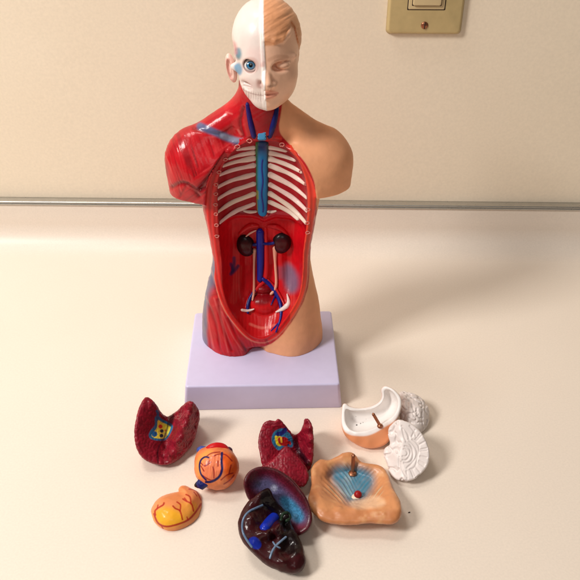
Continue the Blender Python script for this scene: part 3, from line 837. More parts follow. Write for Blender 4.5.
BA = Relief((413, 437), [(399, 391), (407, 390.2), (415, 392.5), (422, 397), (428, 404), (430.5, 413), (429.5, 422), (425, 430), (418, 435.5), (408, 434), (402, 426), (398, 410)],
     [(402, 394, -.1), (413, 395, -.2), (424, 402, -.2), (428, 413, -.1), (426, 424, .15), (418, 432, .5), (411, 410, .6), (416, 416, .6), (405, 404, .4), (406, 425, .5), (420, 408, .3)], R=0.9, und=0.12, thick=3, k=0.15, wmid=0.6)
brain(BA, 'white wrinkled brain half lying rounded side up behind the skull cap', None)
BB = Relief((409, 483), [(392, 423), (396, 419.5), (402, 419), (410, 422), (418, 428), (424, 436), (428.5, 446), (430, 456), (427.5, 466), (421, 474), (414, 479.5), (404, 481.5), (395, 479), (388.5, 472), (386.5, 463), (383, 456), (384, 448), (389.5, 443), (387.5, 434), (388.5, 427)],
     [(400, 421, .65), (411, 425, .6), (420, 434, .55), (427, 447, .55), (427, 459, .6), (420, 472, .75), (409, 478, .8), (403, 478, .8), (402, 470, .75), (399, 458, .7), (402, 443, .68), (400, 430, .66), (412, 450, .6), (410, 436, .6), (413, 464, .66),
      (396, 423, .55), (392, 428, .3), (392, 436, .35), (395, 442, .3), (388, 450, .1), (394, 453, .5), (388, 458, .1), (391, 468, .35), (396, 475, .55)], R=0.16, und=0.05, thick=2.2, k=0.06, wmid=1.0, c=0.06)
brain(BB, 'white brain half with its grooved flat cut face showing, beside the tan pinned piece',
      [(400, 420.5), (410, 423), (418, 429), (424, 437), (428, 447), (429, 457), (426, 466), (420, 473.5), (413, 478.5), (404, 480), (401, 472), (398, 462), (399, 452), (402, 445), (401, 436), (398, 428)])

# ---- crumb on the counter
p = on_z(409.2, 512.8)
t = thing('crumb', 'tiny dark crumb on the bare counter right of the tan piece', 'crumb', (p[0], p[1], 0))
rb = RNG.random((1000,))
V, Q = tube([(p[0] - .05, p[1], .03), (p[0] + .05, p[1] + .03, .035)], [.035, .03], 7)
mesh('grain', V, Q, M['dark'], t)
# ------------------------------------------------------------------ display base and torso
BH = 2.3
BYAW = 1.4
fl, fr = on_z(187.5, 383.5, BH), on_z(341.0, 382.5, BH)
bl, br = on_z(192, 312, BH), on_z(327.5, 312, BH)
ctr = (fl + fr + bl + br) / 4
bw = (np.linalg.norm(fr - fl) + np.linalg.norm(br - bl)) / 2 + 0.25; bd = (np.linalg.norm(fl - bl) + np.linalg.norm(fr - br)) / 2 + 0.2
print('base', ctr, bw, bd)
tm = thing('anatomy_torso_model', 'half muscle half skin anatomy torso with open chest on a lavender display base', 'anatomy model', (ctr[0], ctr[1], 0))
V, Q = box_soft(bw + 0.26, bd + 0.56, BH, 0.16, 0.21, 6)
mesh('display_base', place(V, (ctr[0] + .09, ctr[1] - .1, 0), BYAW), Q, M['base'], tm)

TY = 1.3                       # depth of the torso's middle plane
def xz(u, v, y=TY):
    p = on_y(u, v, y); return p[0], p[2]

# half widths of the trunk, read at several heights: (left px, right px, row)
ROWS = [(204, 320, 344), (202, 321, 322), (204, 319, 300), (208.5, 313.5, 278), (213.5, 310, 258), (211, 311, 243), (206.5, 315, 222), (202.5, 319, 204), (200, 321, 190), (201, 320, 170)]
zz, xl, xr = [], [], []
for a, b, v in ROWS:
    p, q = on_y(a, v, TY), on_y(b, v, TY); zz.append(p[2]); xl.append(p[0]); xr.append(q[0])
zz = np.array(zz); xl = np.array(xl); xr = np.array(xr)
TCX = float((xl + xr).mean() / 2)
print('torso z', zz.round(2), (xr - xl).round(2), TCX)
DEP = np.interp(zz, [2, 5, 8, 10.5, 13, 17, 20], [2.15, 2.4, 2.2, 2.0, 2.25, 2.35, 1.7])
_zt = np.arange(-1, 26, 0.1)
_xl, _xr, _dp = [np.convolve(np.pad(np.interp(_zt, zz, a), 8, 'edge'), np.ones(17) / 17, 'valid') for a in (xl, xr, DEP)]

OUT = [(262, 135), (272, 135.5), (282, 139), (293, 149), (305, 163), (313.5, 181), (316, 200), (314.5, 222), (311, 243), (308.5, 262), (307.5, 282), (303, 300), (293.5, 317.5), (281.5, 334), (272.5, 342), (263, 346), (251, 343), (237, 329), (224, 310), (215, 286), (211.5, 262), (208.5, 240), (206.5, 215), (207, 192), (212, 172), (223, 154), (236, 143.5), (249, 137)]
INN = [(262, 141), (276, 142), (288, 150), (298, 161), (304, 174), (307, 190), (307.5, 212), (306, 232), (303.5, 252), (302.5, 275), (299.5, 295), (290.5, 312), (279, 328), (270.5, 337), (261.5, 341), (250, 337), (238, 323), (228, 307), (223, 288), (221.5, 262), (219, 240), (217.5, 215), (217, 192), (219.5, 175), (226, 160), (237, 149), (249, 142)]
def rim_y(z):                  # the cut face of the shell
    return np.interp(z, [3, 4.5, 6.5, 8.5, 10.5, 14, 18, 20, 21], [-1.45, -1.2, -.7, -.2, .1, .05, .1, .3, .5])
def xz_rim(u, v):
    y = 0.0
    for _ in range(4): y = float(rim_y(xz(u, v, y)[1]))
    return xz(u, v, y)
oxz = spline([xz_rim(*q) for q in OUT], 4); ixz = spline([xz_rim(*q) for q in INN], 4)
tO = Table(lambda x, z: poly_sd(x, z, oxz), -8, 8, 0, 25, 0.06)
tI = Table(lambda x, z: poly_sd(x, z, ixz), -8, 8, 0, 25, 0.06)
DIA = np.array([xz(u, v, 1.5) for u, v in [(212, 229), (219, 223.5), (227, 218.5), (240, 216.5), (252, 217), (258, 219), (264, 222), (270, 219.5), (276, 217.5), (290, 219), (303, 223), (312, 228)]])
def dia_z(x): return np.interp(x, DIA[:, 0], DIA[:, 1])
bc = xz(265, 313, -0.3)        # bladder
def floor_y(x, z):             # depth of the hollow
    d = np.clip(tI(x, z), 0, None)
    dz = z - dia_z(x)
    up = sst(-0.1, 0.35, dz)
    deep = np.interp(z, [3, 4.5, 6.5, 9, 13, 19, 21], [.35, 1.0, 1.9, 2.3, 2.2, 1.75, .6]) - 0.35 * up
    prof = np.sqrt(np.clip(1 - (1 - np.clip(d, 0, 1.3) / 1.3) ** 2, 0, 1))
    f = rim_y(z) + deep * prof
    f = f - 0.55 * np.exp(-(dz / 0.28) ** 2) * sst(0, .6, d)                       # diaphragm ledge
    cx = TCX + 0.15
    f = f - 0.28 * np.exp(-((x - cx) / 0.5) ** 2) * sst(2.0, 1.0, abs(z - 9.8) - 0.6) * (1 - up)         # spine
    for sx in (-1, 1):                                                             # psoas strips
        f = f - 0.30 * np.exp(-((x - cx - sx * (1.25 + 0.06 * (11 - z))) / 0.42) ** 2) * sst(5.6, 7.2, z) * (1 - sst(11, 12.2, z))
    return f
_fl = Table(floor_y, -8, 8, 0, 25, 0.06)
nk = xz(262, 112, 1.4)
print('neck z', nk, 'bladder', bc)
SHZ = xz(262, 170, TY)[1]
shL, shR = on_y(165.5, 172, TY)[0], on_y(353, 172, TY)[0]
armz = xz(185, 196, TY)[1]
print('shoulder', shL, shR, SHZ, armz)
CXN = xz(259, 112, 1.4)[0]

def torso_raw(X, Y, Z):
    hl = np.interp(Z, _zt[:len(_xl)], _xl); hr = np.interp(Z, _zt[:len(_xr)], _xr); dp = np.interp(Z, _zt[:len(_dp)], _dp)
    cx = (hl + hr) / 2; hw = (hr - hl) / 2
    q = (np.abs((X - cx) / hw) ** 2.4 + np.abs((Y - TY) / dp) ** 2.4) ** (1 / 2.4)
    F = (q - 1) * np.minimum(hw, dp) * 0.9
    F = smax(F, Z - 18.8, 2.2)
    for sx in (-1, 1): F = smin(F, ell(X, Y, Z, (TCX + sx * 2.33, TY, 1.6), (2.42, 2.8, 4.6)), .6)
    # crotch notch between the two thigh stumps
    c = xz(257, 347, -0.6)
    notch = np.sqrt(((X - c[0]) / 1.0) ** 2 + ((Y + 2.0) / 1.9) ** 2) - 0.92
    notch = smax(notch, (Z - 2.8) * .8, 0.3)
    F = smax(F, -notch, 0.3)
    # belly and back of the hips
    # shoulders
    for sx, xs_ in ((-1, shL), (1, shR)):
        sh = ell(X, Y, Z, (xs_ - sx * 2.0, TY + .1, SHZ + 0.6), (2.0, 1.75, 2.35))
        sh = smin(sh, ell(X, Y, Z, (xs_ - sx * 1.75, TY + .1, SHZ - 1.3), (1.62, 1.45, 2.1)), 0.6)
        pec = ell(X, Y, Z, (TCX + sx * 3.3, TY - .4, SHZ - .4), (2.3, 1.75, 2.4))
        sh = smin(sh, pec, 1.0)
        sh = smax(sh, (armz if sx < 0 else armz + .55) - Z + 0.04 * (X * sx), 0.13)
        pec = ell(X, Y, Z, (TCX + sx * 2.4, TY, SHZ + .2), (2.6, 1.95, 2.0))
        F = smin(F, sh, 0.55); F = smin(F, pec, 0.8)
        F = smin(F, cap(X, Y, Z, (CXN + sx * .75, TY + .8, nk[1] + .05), (xs_ - sx * 2.3, TY + .4, SHZ + 2.0), 1.1, 1.0), 0.9)
    neck = cap(X, Y, Z, (CXN, TY + .45, 17.5), (CXN + 0.1, TY + 0.25, nk[1] + 2.2), 1.75, 1.42)
    F = smin(F, neck, 1.0)
    return F

BY1, BY2 = float(floor_y(bc[0], bc[1] - .1)), float(floor_y(bc[0], bc[1] + 1.05))
def torso_sdf(X, Y, Z):
    F = torso_raw(X, Y, Z)
    o = tO(X, Z); i = tI(X, Z)
    c1 = smax((Y - rim_y(Z)) * 0.9, -o, 0.1)                                     # shell cut away
    F = smax(F, -c1, 0.14)
    c2 = smax((Y - _fl(X, Z)) * 0.75, -i, 0.1)                                   # hollow
    F = smax(F, -c2, 0.1)
    b = ell(X, Y, Z, (bc[0], BY1 + .3, bc[1] - .1), (1.35, .85, .95)); F = smin(F, smax(b, -(i - .25), .1), 0.1)
    b = ell(X, Y, Z, (bc[0] - .15, BY2 + .15, bc[1] + 1.05), (.62, .5, .42)); F = smin(F, b, 0.1)
    return smax(F, BH - 0.03 - Z, 0.06)

lo = np.array([-8.2, -2.6, BH - .25]); hi = np.array([7.8, 4.6, nk[1] + 2.2])
V, Q = solid(torso_sdf, lo, hi, 0.065)
N = normals(V, Q)
d = ray(262, 230)
u, v, m = paint_on(V, N, d)
front = sst(-0.3, 0.1, -(N @ d))
# which side is muscle: left of a seam that runs down the neck, round the opening and down to the crotch
seam = [(282, 96), (281.5, 108), (280, 118), (279, 127), (281, 135), (292, 147), (305, 163), (313.5, 181), (316.5, 200), (315.5, 222), (312, 243), (309.5, 262), (308.5, 282), (304, 300), (295, 317), (283, 333.5), (273, 342.5), (265, 346), (259, 348.5), (256, 356)]
sp_ = spline(seam, 4, False)
oo = tO(V[:, 0], V[:, 2]); fy = rim_y(V[:, 2])
us = np.interp(v, sp_[:, 1][np.argsort(sp_[:, 1])], sp_[:, 0][np.argsort(sp_[:, 1])])
musc = (1 - sst(-0.5, 0.9, u - us + 1.2 * noise(V, 1.4, 3) * 0.5))
back = V[:, 1] > TY + 0.9
musc = np.where(back & (tI(V[:, 0], V[:, 2]) <= 0), (V[:, 0] < TCX).astype(float), musc)
inside = sst(-0.03, 0.06, tI(V[:, 0], V[:, 2])) * (V[:, 1] < _fl(V[:, 0], V[:, 2]) + 0.5)
rim = (oo > -0.02) & (V[:, 1] < fy + 0.35) & (inside < .5)
outm = musc * (1 - inside) * (~rim)

def groove(P, wd, dep):       # pressed lines in the muscle relief
    return -dep * np.exp(-(line_d(u, v, P) / wd) ** 2)
disp = np.zeros(len(V))
for P, wd, dp_ in (([(240, 144), (229, 152), (219, 164), (209, 178), (199, 190)], 2.6, .17), ([(200, 190), (208, 186), (216, 183)], 2.0, .12), ([(172, 187), (182, 183), (192, 187), (199, 196)], 2.2, .12),
                   ([(180, 197), (184, 190), (188, 184)], 1.2, .05), ([(232, 128), (222, 134), (208, 133), (194, 128)], 2.0, .07), ([(243, 108), (240, 122), (243, 136)], 1.8, .10), ([(205, 262), (214, 282), (222, 302)], 2.2, .08),
                   ([(218, 300), (222, 325), (232, 350)], 1.6, .08), ([(206, 300), (216, 325), (220, 352)], 1.4, .06), ([(228, 318), (238, 338), (246, 350)], 1.4, .07), ([(205, 320), (210, 340), (212, 354)], 1.2, .04)):
    disp += groove(P, wd, dp_) * outm * front
# fibres: fine ridges that follow each muscle
def fib(a, b, k, seed, w=1.0): return 1.1 * streaks(u, v, a, b, .32 * k, .03, seed)
delt = sst(-2, 4, (208 - (v - 165) * .9) - u) * (v > 130) * (v < 200)
thigh = sst(300, 320, v)
fdel = fib(.95, -.30, 1.5, 2) * delt; fth = fib(.93, -.36, 1.1, 5) * thigh
fch = fib(.55, .83, 1.6, 7) * (1 - delt) * (1 - thigh) * (v < 215)
fsd = fib(.25, 1, 0.8, 9) * (v > 215) * (1 - thigh)
fibr = (fdel + fth + fch + 0.6 * fsd)
amp = 0.4 + 0.6 * (noise(V, .8, 12) > -0.1)
amp = np.clip(.55 + .6 * noise(V, .5, 31), 0.15, 1); disp += fibr * outm * 0.03 * amp
disp += fbm(V, .9, 20) * 0.04 * (1 - inside)
# rim: three fine lines along the cut edge ; hollow: vertical striations low down
disp += np.where(rim, np.sin(oo * 17) * 0.02, 0) + inside * (np.sin(u * 1.7 + 2.5 * noise(V, 1, 3)) * 0.006 * (v > 222))
V = V + N * disp[:, None]; N2 = normals(V, Q)

skin = lin((242, 174, 130)) * (1 + 0.06 * fbm(V, .6, 2))[:, None]
red = lin((188, 8, 24)) * (1 + 0.22 * fbm(V, .8, 5))[:, None]
col = skin * (1 - musc[:, None]) + red * musc[:, None]
col = lay(col, 0.45 * outm * sst(.3, 1, fibr) * amp, (232, 84, 80))
col = lay(col, 0.6 * outm * sst(.2, 1, -fibr) * amp, (104, 2, 12))
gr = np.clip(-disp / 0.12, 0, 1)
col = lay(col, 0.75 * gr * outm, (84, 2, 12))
# reddish orange shade where the skin meets the rim
# rim band
col = np.where(rim[:, None], lin((206, 26, 24)) * (1 + 0.2 * np.sin(oo * 17))[:, None], col)
up_ = (rim & (v < 175) & (u < 262)); col = np.where(up_[:, None], red, col)
rr_ = rim & (u > 290)
col = np.where(rr_[:, None], lin((226, 62, 40)) * (1 + 0.16 * np.sin(oo * 17))[:, None], col)
edge = np.exp(-((oo - 0.0) / 0.06) ** 2) * (V[:, 1] < fy + .5) * (v > 255)
col = lay(col, 0.6 * edge, (232, 150, 120))
# inside of the hollow
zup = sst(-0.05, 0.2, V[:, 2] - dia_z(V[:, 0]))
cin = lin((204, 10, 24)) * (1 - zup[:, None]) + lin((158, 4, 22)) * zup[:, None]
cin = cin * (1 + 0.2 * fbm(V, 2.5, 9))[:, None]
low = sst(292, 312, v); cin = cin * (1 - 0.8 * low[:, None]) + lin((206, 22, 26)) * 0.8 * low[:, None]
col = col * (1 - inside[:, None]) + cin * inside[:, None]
for P, wd in (([(238, 268), (236, 290), (233, 300)], 3.2), ([(288, 265), (290, 285), (292, 302)], 3.2)):
    col = lay(col, 0.35 * stroke(u, v, P, wd, 2) * (0.6 + 0.4 * np.sin(u * 2.4)) * inside, (226, 96, 84))
col = lay(col, 0.75 * area(u, v, [(286, 266), (291, 268), (296, 277), (296, 287), (291, 291), (286, 281)], 6) * inside, (96, 112, 142))
col = lay(col, 0.45 * area(u, v, [(277, 268), (283, 268), (284, 276), (279, 278)], 3) * inside, (120, 90, 110))
for P, wd in (([(234, 258), (234, 264), (232, 272)], .8), ([(238, 266), (235, 270), (231, 274)], .8), ([(231, 264), (233, 270)], .7)):
    col = lay(col, .8 * stroke(u, v, P, wd, 1.8) * inside, (40, 28, 84))
col = lay(col, .7 * area(u, v, [(262, 284), (268, 289), (271, 298), (266, 303), (257, 303), (253, 297), (257, 289)], 4) * inside, (78, 2, 12))  # dark recess below the vessels, its shade painted on
col = lay(col, .35 * stroke(u, v, [(250, 324), (262, 328), (275, 325)], .5, 1.5) * inside, (250, 150, 130))
# grey blue tendon sheets
mm = outm
col = lay(col, 0.88 * stroke(u, v, [(200, 126), (214, 132), (228, 138), (240, 142)], 1.8, 3.6) * mm, (66, 98, 138))
col = lay(col, 0.35 * stroke(u, v, [(222, 136), (232, 139), (242, 141)], 1.0, 3) * mm, (200, 206, 222))
col = lay(col, 0.8 * area(u, v, [(202, 268), (211, 260), (217, 262), (215, 276), (208, 292), (202, 300)], 7) * mm, (86, 118, 146))
col = lay(col, 0.8 * area(u, v, [(198, 300), (204, 290), (206.5, 300), (206, 330), (206, 350), (198, 350)], 3) * mm, (96, 122, 142))
for P in ([(206, 296), (208, 320), (214, 348)], [(214, 298), (221, 322), (228, 352)], [(222, 312), (232, 335), (242, 350)], [(210, 268), (214, 284)], [(186, 186), (193, 190), (200, 196)]):
    col = lay(col, 0.22 * stroke(u, v, P, .2, 1.0) * mm, (240, 130, 124))
# neck
col = lay(col, 0.6 * area(u, v, [(247, 103), (276, 103), (274, 137), (270, 132), (255, 132), (250, 137)], 3) * musc * (1 - inside) * front, (128, 4, 18))
# streaks at the base of the neck
for P in ([(226, 112), (232, 114)], [(238, 130), (241, 135)]):
    col = lay(col, .3 * stroke(u, v, P, .3, 1.0) * mm, (244, 150, 140))
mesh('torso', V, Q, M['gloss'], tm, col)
body_o = bpy.data.objects['torso']
# the skin half is mat, the muscle half glossy: roughness follows the paint
pm = M['gloss'].copy(); pm.name = 'painted_torso_plastic'; nt = pm.node_tree
b = nt.nodes['Principled BSDF']
at = nd(nt, 'ShaderNodeAttribute', attribute_name='gloss')
cm = nd(nt, 'ShaderNodeMath', operation='MULTIPLY'); cm.inputs[1].default_value = 0.55
nt.links.new(at.outputs['Fac'], cm.inputs[0]); nt.links.new(cm.outputs[0], b.inputs['Coat Weight'])
me = body_o.data; ga = me.attributes.new('gloss', 'FLOAT', 'POINT')
ga.data.foreach_set('value', np.clip(0.1 + 0.9 * musc, 0, 1) * (1 - .6 * inside).astype(f32))
body_o.data.materials[0] = pm

# ---- what lies in the hollow
def cav(name, uvs, r, c, lift=0.0, mat='gloss', n=12, par=None, flat=1.0):
    uvs = spline(uvs, 3, False) if len(uvs) > 2 else uvs
    P = on_surf(torso_sdf, uvs, lift)
    if len(P) < 2: print('SKIP', name); return None
    P = relax_line(np.array(P))
    rs = np.interp(np.linspace(0, 1, len(P)), np.linspace(0, 1, len(r)), r) if hasattr(r, '__len__') else [r] * len(P)
    V, Q = tube(P, rs, n, flat)
    return mesh(name, V, Q, M[mat], par or tm, np.tile(lin(c), (len(V), 1)))
def relax_line(P):
    for _ in range(3):
        P[1:-1] = 0.5 * P[1:-1] + 0.25 * (P[:-2] + P[2:])
    return P
SPL = [(254, 146.5), (254, 152), (254, 158), (254, 165), (254, 174), (254, 183.5), (254, 193.5), (254, 203.5)]
SPLe = [(237, 149.5), (229, 158), (223, 166), (219.8, 175), (218, 187), (217.8, 199), (218, 212), (219.5, 223)]
SPR = [(269.5, 146.5), (269.5, 152.5), (269.5, 158.5), (269.5, 165), (269.5, 174), (269.5, 184), (269.5, 193), (269.5, 201.5)]
SPRe = [(286, 150.5), (295, 160), (301.5, 172), (305, 184), (306.8, 198), (307, 211), (306, 223), (303, 231)]
for a, b in zip(SPL, SPLe):
    mid1 = (a[0] * .67 + b[0] * .33, a[1] * .75 + b[1] * .25); mid2 = (a[0] * .33 + b[0] * .67, a[1] * .48 + b[1] * .52)
    cav('rib', [a, mid1, mid2, b], [x * RNG.uniform(.85, 1.15) for x in (.21, .20, .18, .16, .13)], (238, 204 + int(RNG.integers(0, 16)), 196), -0.03, flat=.62)
for k, (a, b) in enumerate(zip(SPR, SPRe)):
    if k == 7: b = (298, 219)
    mid1 = (a[0] * .67 + b[0] * .33, a[1] * .75 + b[1] * .25); mid2 = (a[0] * .33 + b[0] * .67, a[1] * .45 + b[1] * .55)
    cav('rib', [a, mid1, mid2, b], [x * RNG.uniform(.85, 1.15) for x in (.23, .21, .19, .17, .14)], (244, 216 + int(RNG.integers(0, 12)), 208), -0.03, flat=.62)
cav('rib', [(244, 211), (250, 212.2), (256, 211.5)], [.08, .13, .1], (232, 208, 196)); cav('rib', [(268, 211.5), (272, 212), (276, 211)], [.1, .12, .07], (232, 208, 196))
# cut rib ends along the rim
for (a, b, r) in ((249.5, 140.8, .16), (237.5, 146.5, .16), (225.5, 159.5, .13), (219, 172, .14), (216, 184.5, .14), (215.8, 194, .13), (215.5, 204.5, .14), (216, 214, .13), (216.5, 225, .14), (217, 236, .14), (282, 144.5, .16), (301, 171, .13), (306, 184, .13), (307.8, 209.5, .15), (307.5, 223, .14), (307.8, 232.5, .14)):
    p = hit(torso_sdf, a, b)
    if p is None: continue
    th = np.linspace(0, 2 * math.pi, 15)
    ring = np.array([p + np.array([math.cos(t_) * r, 0, math.sin(t_) * r * .8]) + np.array([0, -.02, 0]) for t_ in th])
    ring += RNG.normal(0, .012, ring.shape); ring[-1] = ring[0]; V, Q = tube(ring, [.034] * 15, 8); mesh('rib_end', V, Q, M['gloss'], tm, np.tile(lin((222, 138, 128)), (len(V), 1)))
# windpipe, great vessels
pa = hit(torso_sdf, 262, 137.5)
V, Q = box_soft(.64, .72, .4, .08, .05); V = place(V, pa + np.array([0, .0, .16]), 0, 66)
aw = mesh('airway', V, Q, M['gloss'], tm, np.tile(lin((70, 142, 190)), (len(V), 1)))
for k in range(3):
    V, Q = box_soft(.56, .09, .06, .02); V = place(V, pa + np.array([0, -.37 + .07 * k, .10 + .17 * k]), 0, 66)
    mesh('cartilage_ring', V, Q, M['gloss'], aw, np.tile(lin((120, 180, 214)), (len(V), 1)))
gu = cav('gullet', [(262, 142), (262, 158), (262.3, 180), (262.3, 200), (262, 214)], [.46, .48, .50, .47, .38], (22, 110, 170), -.12, n=22, flat=.7)
pa = np.array([v_.co[:] for v_ in gu.data.vertices]) / CM + ORG['anatomy_torso_model']; uu_, vv_ = trace_uv(pa)
cc = np.tile(lin((26, 128, 192)), (len(pa), 1)); cc = lay(cc, 1 - sst(146, 160, vv_), (12, 48, 100)); cc = lay(cc, .9 * (1 - sst(256.6, 258.6, uu_)), (70, 130, 60)); cc = lay(cc, .7 * (uu_ < 258.0) * (vv_ > 190), (170, 170, 50)); cc = lay(cc, sst(266, 267.5, uu_), (18, 60, 70))
gu.data.color_attributes['paint'].data.foreach_set('color', np.concatenate([cc, np.ones((len(cc), 1))], 1).astype(f32).ravel())
def over_tube(name, uvs, r, c, lift, par):
    P = relax_line(np.array([hit(torso_sdf, a, b) - ray(a, b) * lift for a, b in spline(uvs, 3, False)])); V, Q = tube(P, r, 8); return mesh(name, V, Q, M['gloss'], par, np.tile(lin(c), (len(V), 1)))
over_tube('vein', [(262.5, 160), (261.5, 170), (263.5, 182), (261, 194), (263.5, 205), (263, 212)], .06, (26, 40, 130), .47, gu)
cav('neck_vein', [(247.5, 104), (249, 114), (251.5, 126), (254, 136.5)], [.14, .18, .21, .18], (38, 20, 96), 0.0)
cav('neck_vein', [(277, 104), (275.8, 114), (273, 126), (269.5, 136.5)], [.14, .19, .22, .18], (22, 26, 96), 0.0)
# kidneys
def kidney(u0, v0, ru, rv, sgn):
    p = hit(torso_sdf, u0, v0); p = p + ray(u0, v0) * .1
    def f(X, Y, Z):
        F = ell(X, Y, Z, p, (ru, .5, rv), ('y', 8 * sgn))
        return smax(F, -ell(X, Y, Z, p + np.array([sgn * ru * 1.15, -.15, -.1]), (.35, .6, .42)), .15)
    V, Q = solid(f, p - 1.6, p + 1.6, .05)
    N = normals(V, Q); uu_, vv_, m_ = paint_on(V, N, ray(u0, v0))
    r_ = np.sqrt(((V[:, 0] - p[0]) / ru) ** 2 + ((V[:, 2] - p[2]) / rv) ** 2)
    c = lin((70, 8, 16)) * (1 - sst(.5, .85, r_))[:, None] + lin((22, 8, 14)) * sst(.5, .85, r_)[:, None]
    c = c * (1 + .3 * fbm(V, 4, 2))[:, None]
    mesh('kidney', V, Q, M['gloss'], tm, c)
kidney(245.8, 245.5, .72, .98, 1); kidney(281.5, 243, .76, .92, -1)
cav('adrenal', [(239.5, 234), (245, 228.5), (252, 225), (258, 226)], [.12, .2, .22, .12], (206, 24, 30), .05)
cav('adrenal', [(268, 226), (275, 226), (283, 230), (288, 236)], [.12, .22, .18, .1], (190, 14, 24), .05)
cav('vessel_cap', [(246, 236.5), (251, 232.5), (256, 230.5)], [.05, .08, .05], (240, 190, 170), .15)
cav('artery', [(265.5, 228), (266, 250), (266.5, 277), (262, 283), (255, 291), (248, 299), (246, 308)], [.16, .2, .22, .18, .17, .15, .13], (200, 16, 26), -.03)
cav('great_vein', [(260, 231.5), (260.3, 245), (260.6, 260), (259.8, 280)], [.30, .31, .29, .22], (24, 28, 138), .10, flat=.8)
cav('vein', [(260, 244), (254, 245), (249, 243)], [.13, .13, .1], (22, 24, 110), .16)
cav('vein', [(260, 243), (268, 244), (276, 242.5), (283, 236)], [.12, .12, .13, .12], (22, 24, 110), .18)
cav('vein', [(263, 279), (269, 283), (275, 291), (280, 301), (281.5, 312), (280, 321), (276, 332)], [.17, .2, .2, .16, .13, .1, .06], (26, 30, 128), .08)
cav('vein', [(279.5, 322), (274, 328), (271, 331)], [.07, .07, .04], (30, 32, 130), .02); cav('vein', [(276, 294), (273, 301), (271, 305)], [.07, .07, .04], (30, 28, 110), .05)
cav('vein', [(255, 290), (250, 298), (247.5, 306), (248, 313)], [.12, .15, .15, .1], (24, 26, 110), .1)
cav('artery', [(268, 280), (275, 287), (282, 299), (286, 309)], [.1, .12, .1, .08], (196, 20, 26), .1)
cav('ureter', [(254.5, 250), (254, 262), (254, 280), (254, 292), (252.5, 300)], [.16, .1, .09, .11, .08], (228, 158, 134), .14)
cav('ureter', [(275, 248), (275, 262), (276.5, 280), (275.5, 289), (271, 294)], [.2, .11, .11, .12, .12], (236, 168, 142), .16)
cav('white_ligament', [(242, 310), (248, 311), (254, 309)], [.12, .12, .05], (240, 214, 204), .12)
cav('white_ligament', [(276, 312), (282, 309.5), (287, 306), (289, 302), (287, 294)], [.06, .16, .22, .15, .04], (244, 226, 220), .14)
# ------------------------------------------------------------------ head
hx = on_y(264.5, 60, 0.2)[0]
ztop = on_y(262, -3, 1.4)[2]; zchin = on_y(265, 109.5, -0.7)[2]; zeye = on_y(250, 65, -0.9)[2]
wl, wr = on_y(229.5, 45, 1.4)[0], on_y(300, 50, 1.4)[0]
print('head', hx, ztop, zchin, zeye, wl, wr)
HC = np.array([(wl + wr) / 2, 1.2, (ztop + zchin) / 2])
HR = (wr - wl) / 2; HS = (ztop - zchin) / 6.8
def hpx(u, v, y): p = on_y(u, v, y); return p
FY = -1.35                       # face plane
e1 = hpx(250.5, 65.5, FY + .35); e2 = hpx(282, 65.5, FY + .3); nb = hpx(265, 66, FY); nt_ = hpx(267.5, 86, FY - .45); mo = hpx(266.5, 93, FY); ch = hpx(266, 104.5, FY + .15)
def head_common(X, Y, Z, slim):
    F = ell(X, Y, Z, (HC[0], 1.35, ztop - 2.55 * HS), (HR - slim, 2.75, 2.55 * HS))
    F = smin(F, ell(X, Y, Z, (HC[0] + .1, .35, zeye - .5), (HR - .42 - slim, 2.0, 2.1)), .8)
    F = smin(F, ell(X, Y, Z, (HC[0] + .17, .25, zchin + 1.75), (1.86 - slim, 1.75, 1.9)), .7)
    F = smin(F, ell(X, Y, Z, (HC[0] - .05, 1.9, zeye - .5), (HR - .12 - slim, 1.7, 1.7)), .5)
    F = smin(F, ell(X, Y, Z, (ch[0], FY + .62, zchin + .62), (.84, .62, .6)), .5)
    return F
def ysurf(u, v): return hit(head_common_0, u, v)[1]
def head_common_0(X, Y, Z): return head_common(X, Y, Z, 0)
YM, YN = ysurf(270, 96), ysurf(268, 84)
print('mouth, nose depth', YM, YN)
LOCK = [hit(head_common_0, a, b) for a, b in ((267, 39), (274, 41), (282, 39.5), (288, 33.5), (290.5, 27))]
HLX = np.array([hpx(a, 40, -1.2)[0] for a in (262, 275, 283, 288, 291, 295, 299)]); HLZ = np.array([hpx(280, a, -1.2)[2] for a in (40.5, 41, 38.5, 31, 27, 33, 52)])
def hairline(X, Y): return np.interp(X, HLX, HLZ) - np.interp(Y, [-1.6, .4, 1.8], [0, 0, 1.6])
def head_skin(X, Y, Z):
    F = head_common(X, Y, Z, 0)
    sx = 1
    F = smin(F, ell(X, Y, Z, (e2[0] + .12, FY + 1.0, zeye - .85), (.75, .75, .7)), .4)                                    # cheek
    F = smin(F, cap(X, Y, Z, (nb[0] + .35, FY + .34, zeye + .50), (e2[0] + .75, FY + .82, zeye + .46), .28, .2), .22)         # brow
    F = smax(F, -ell(X, Y, Z, (e2[0], FY - .02, zeye + .02), (.64, .52, .32)), .2)
    F = smin(F, ell(X, Y, Z, (e2[0], FY + .50, zeye), (.50, .42, .27)), .06)                                                  # closed-looking painted eye
    F = smax(F, -cap(X, Y, Z, (e2[0] - .42, FY + .30, zeye + .02), (e2[0] + .45, FY + .42, zeye + .05), .045), .05)
    F = smin(F, cap(X, Y, Z, (e2[0] - .45, FY + .36, zeye + .17), (e2[0] + .5, FY + .46, zeye + .14), .07), .07)
    F = smax(F, -cap(X, Y, Z, (e2[0] - .5, FY + .36, zeye + .30), (e2[0] + .5, FY + .40, zeye + .30), .04), .06)
    return F
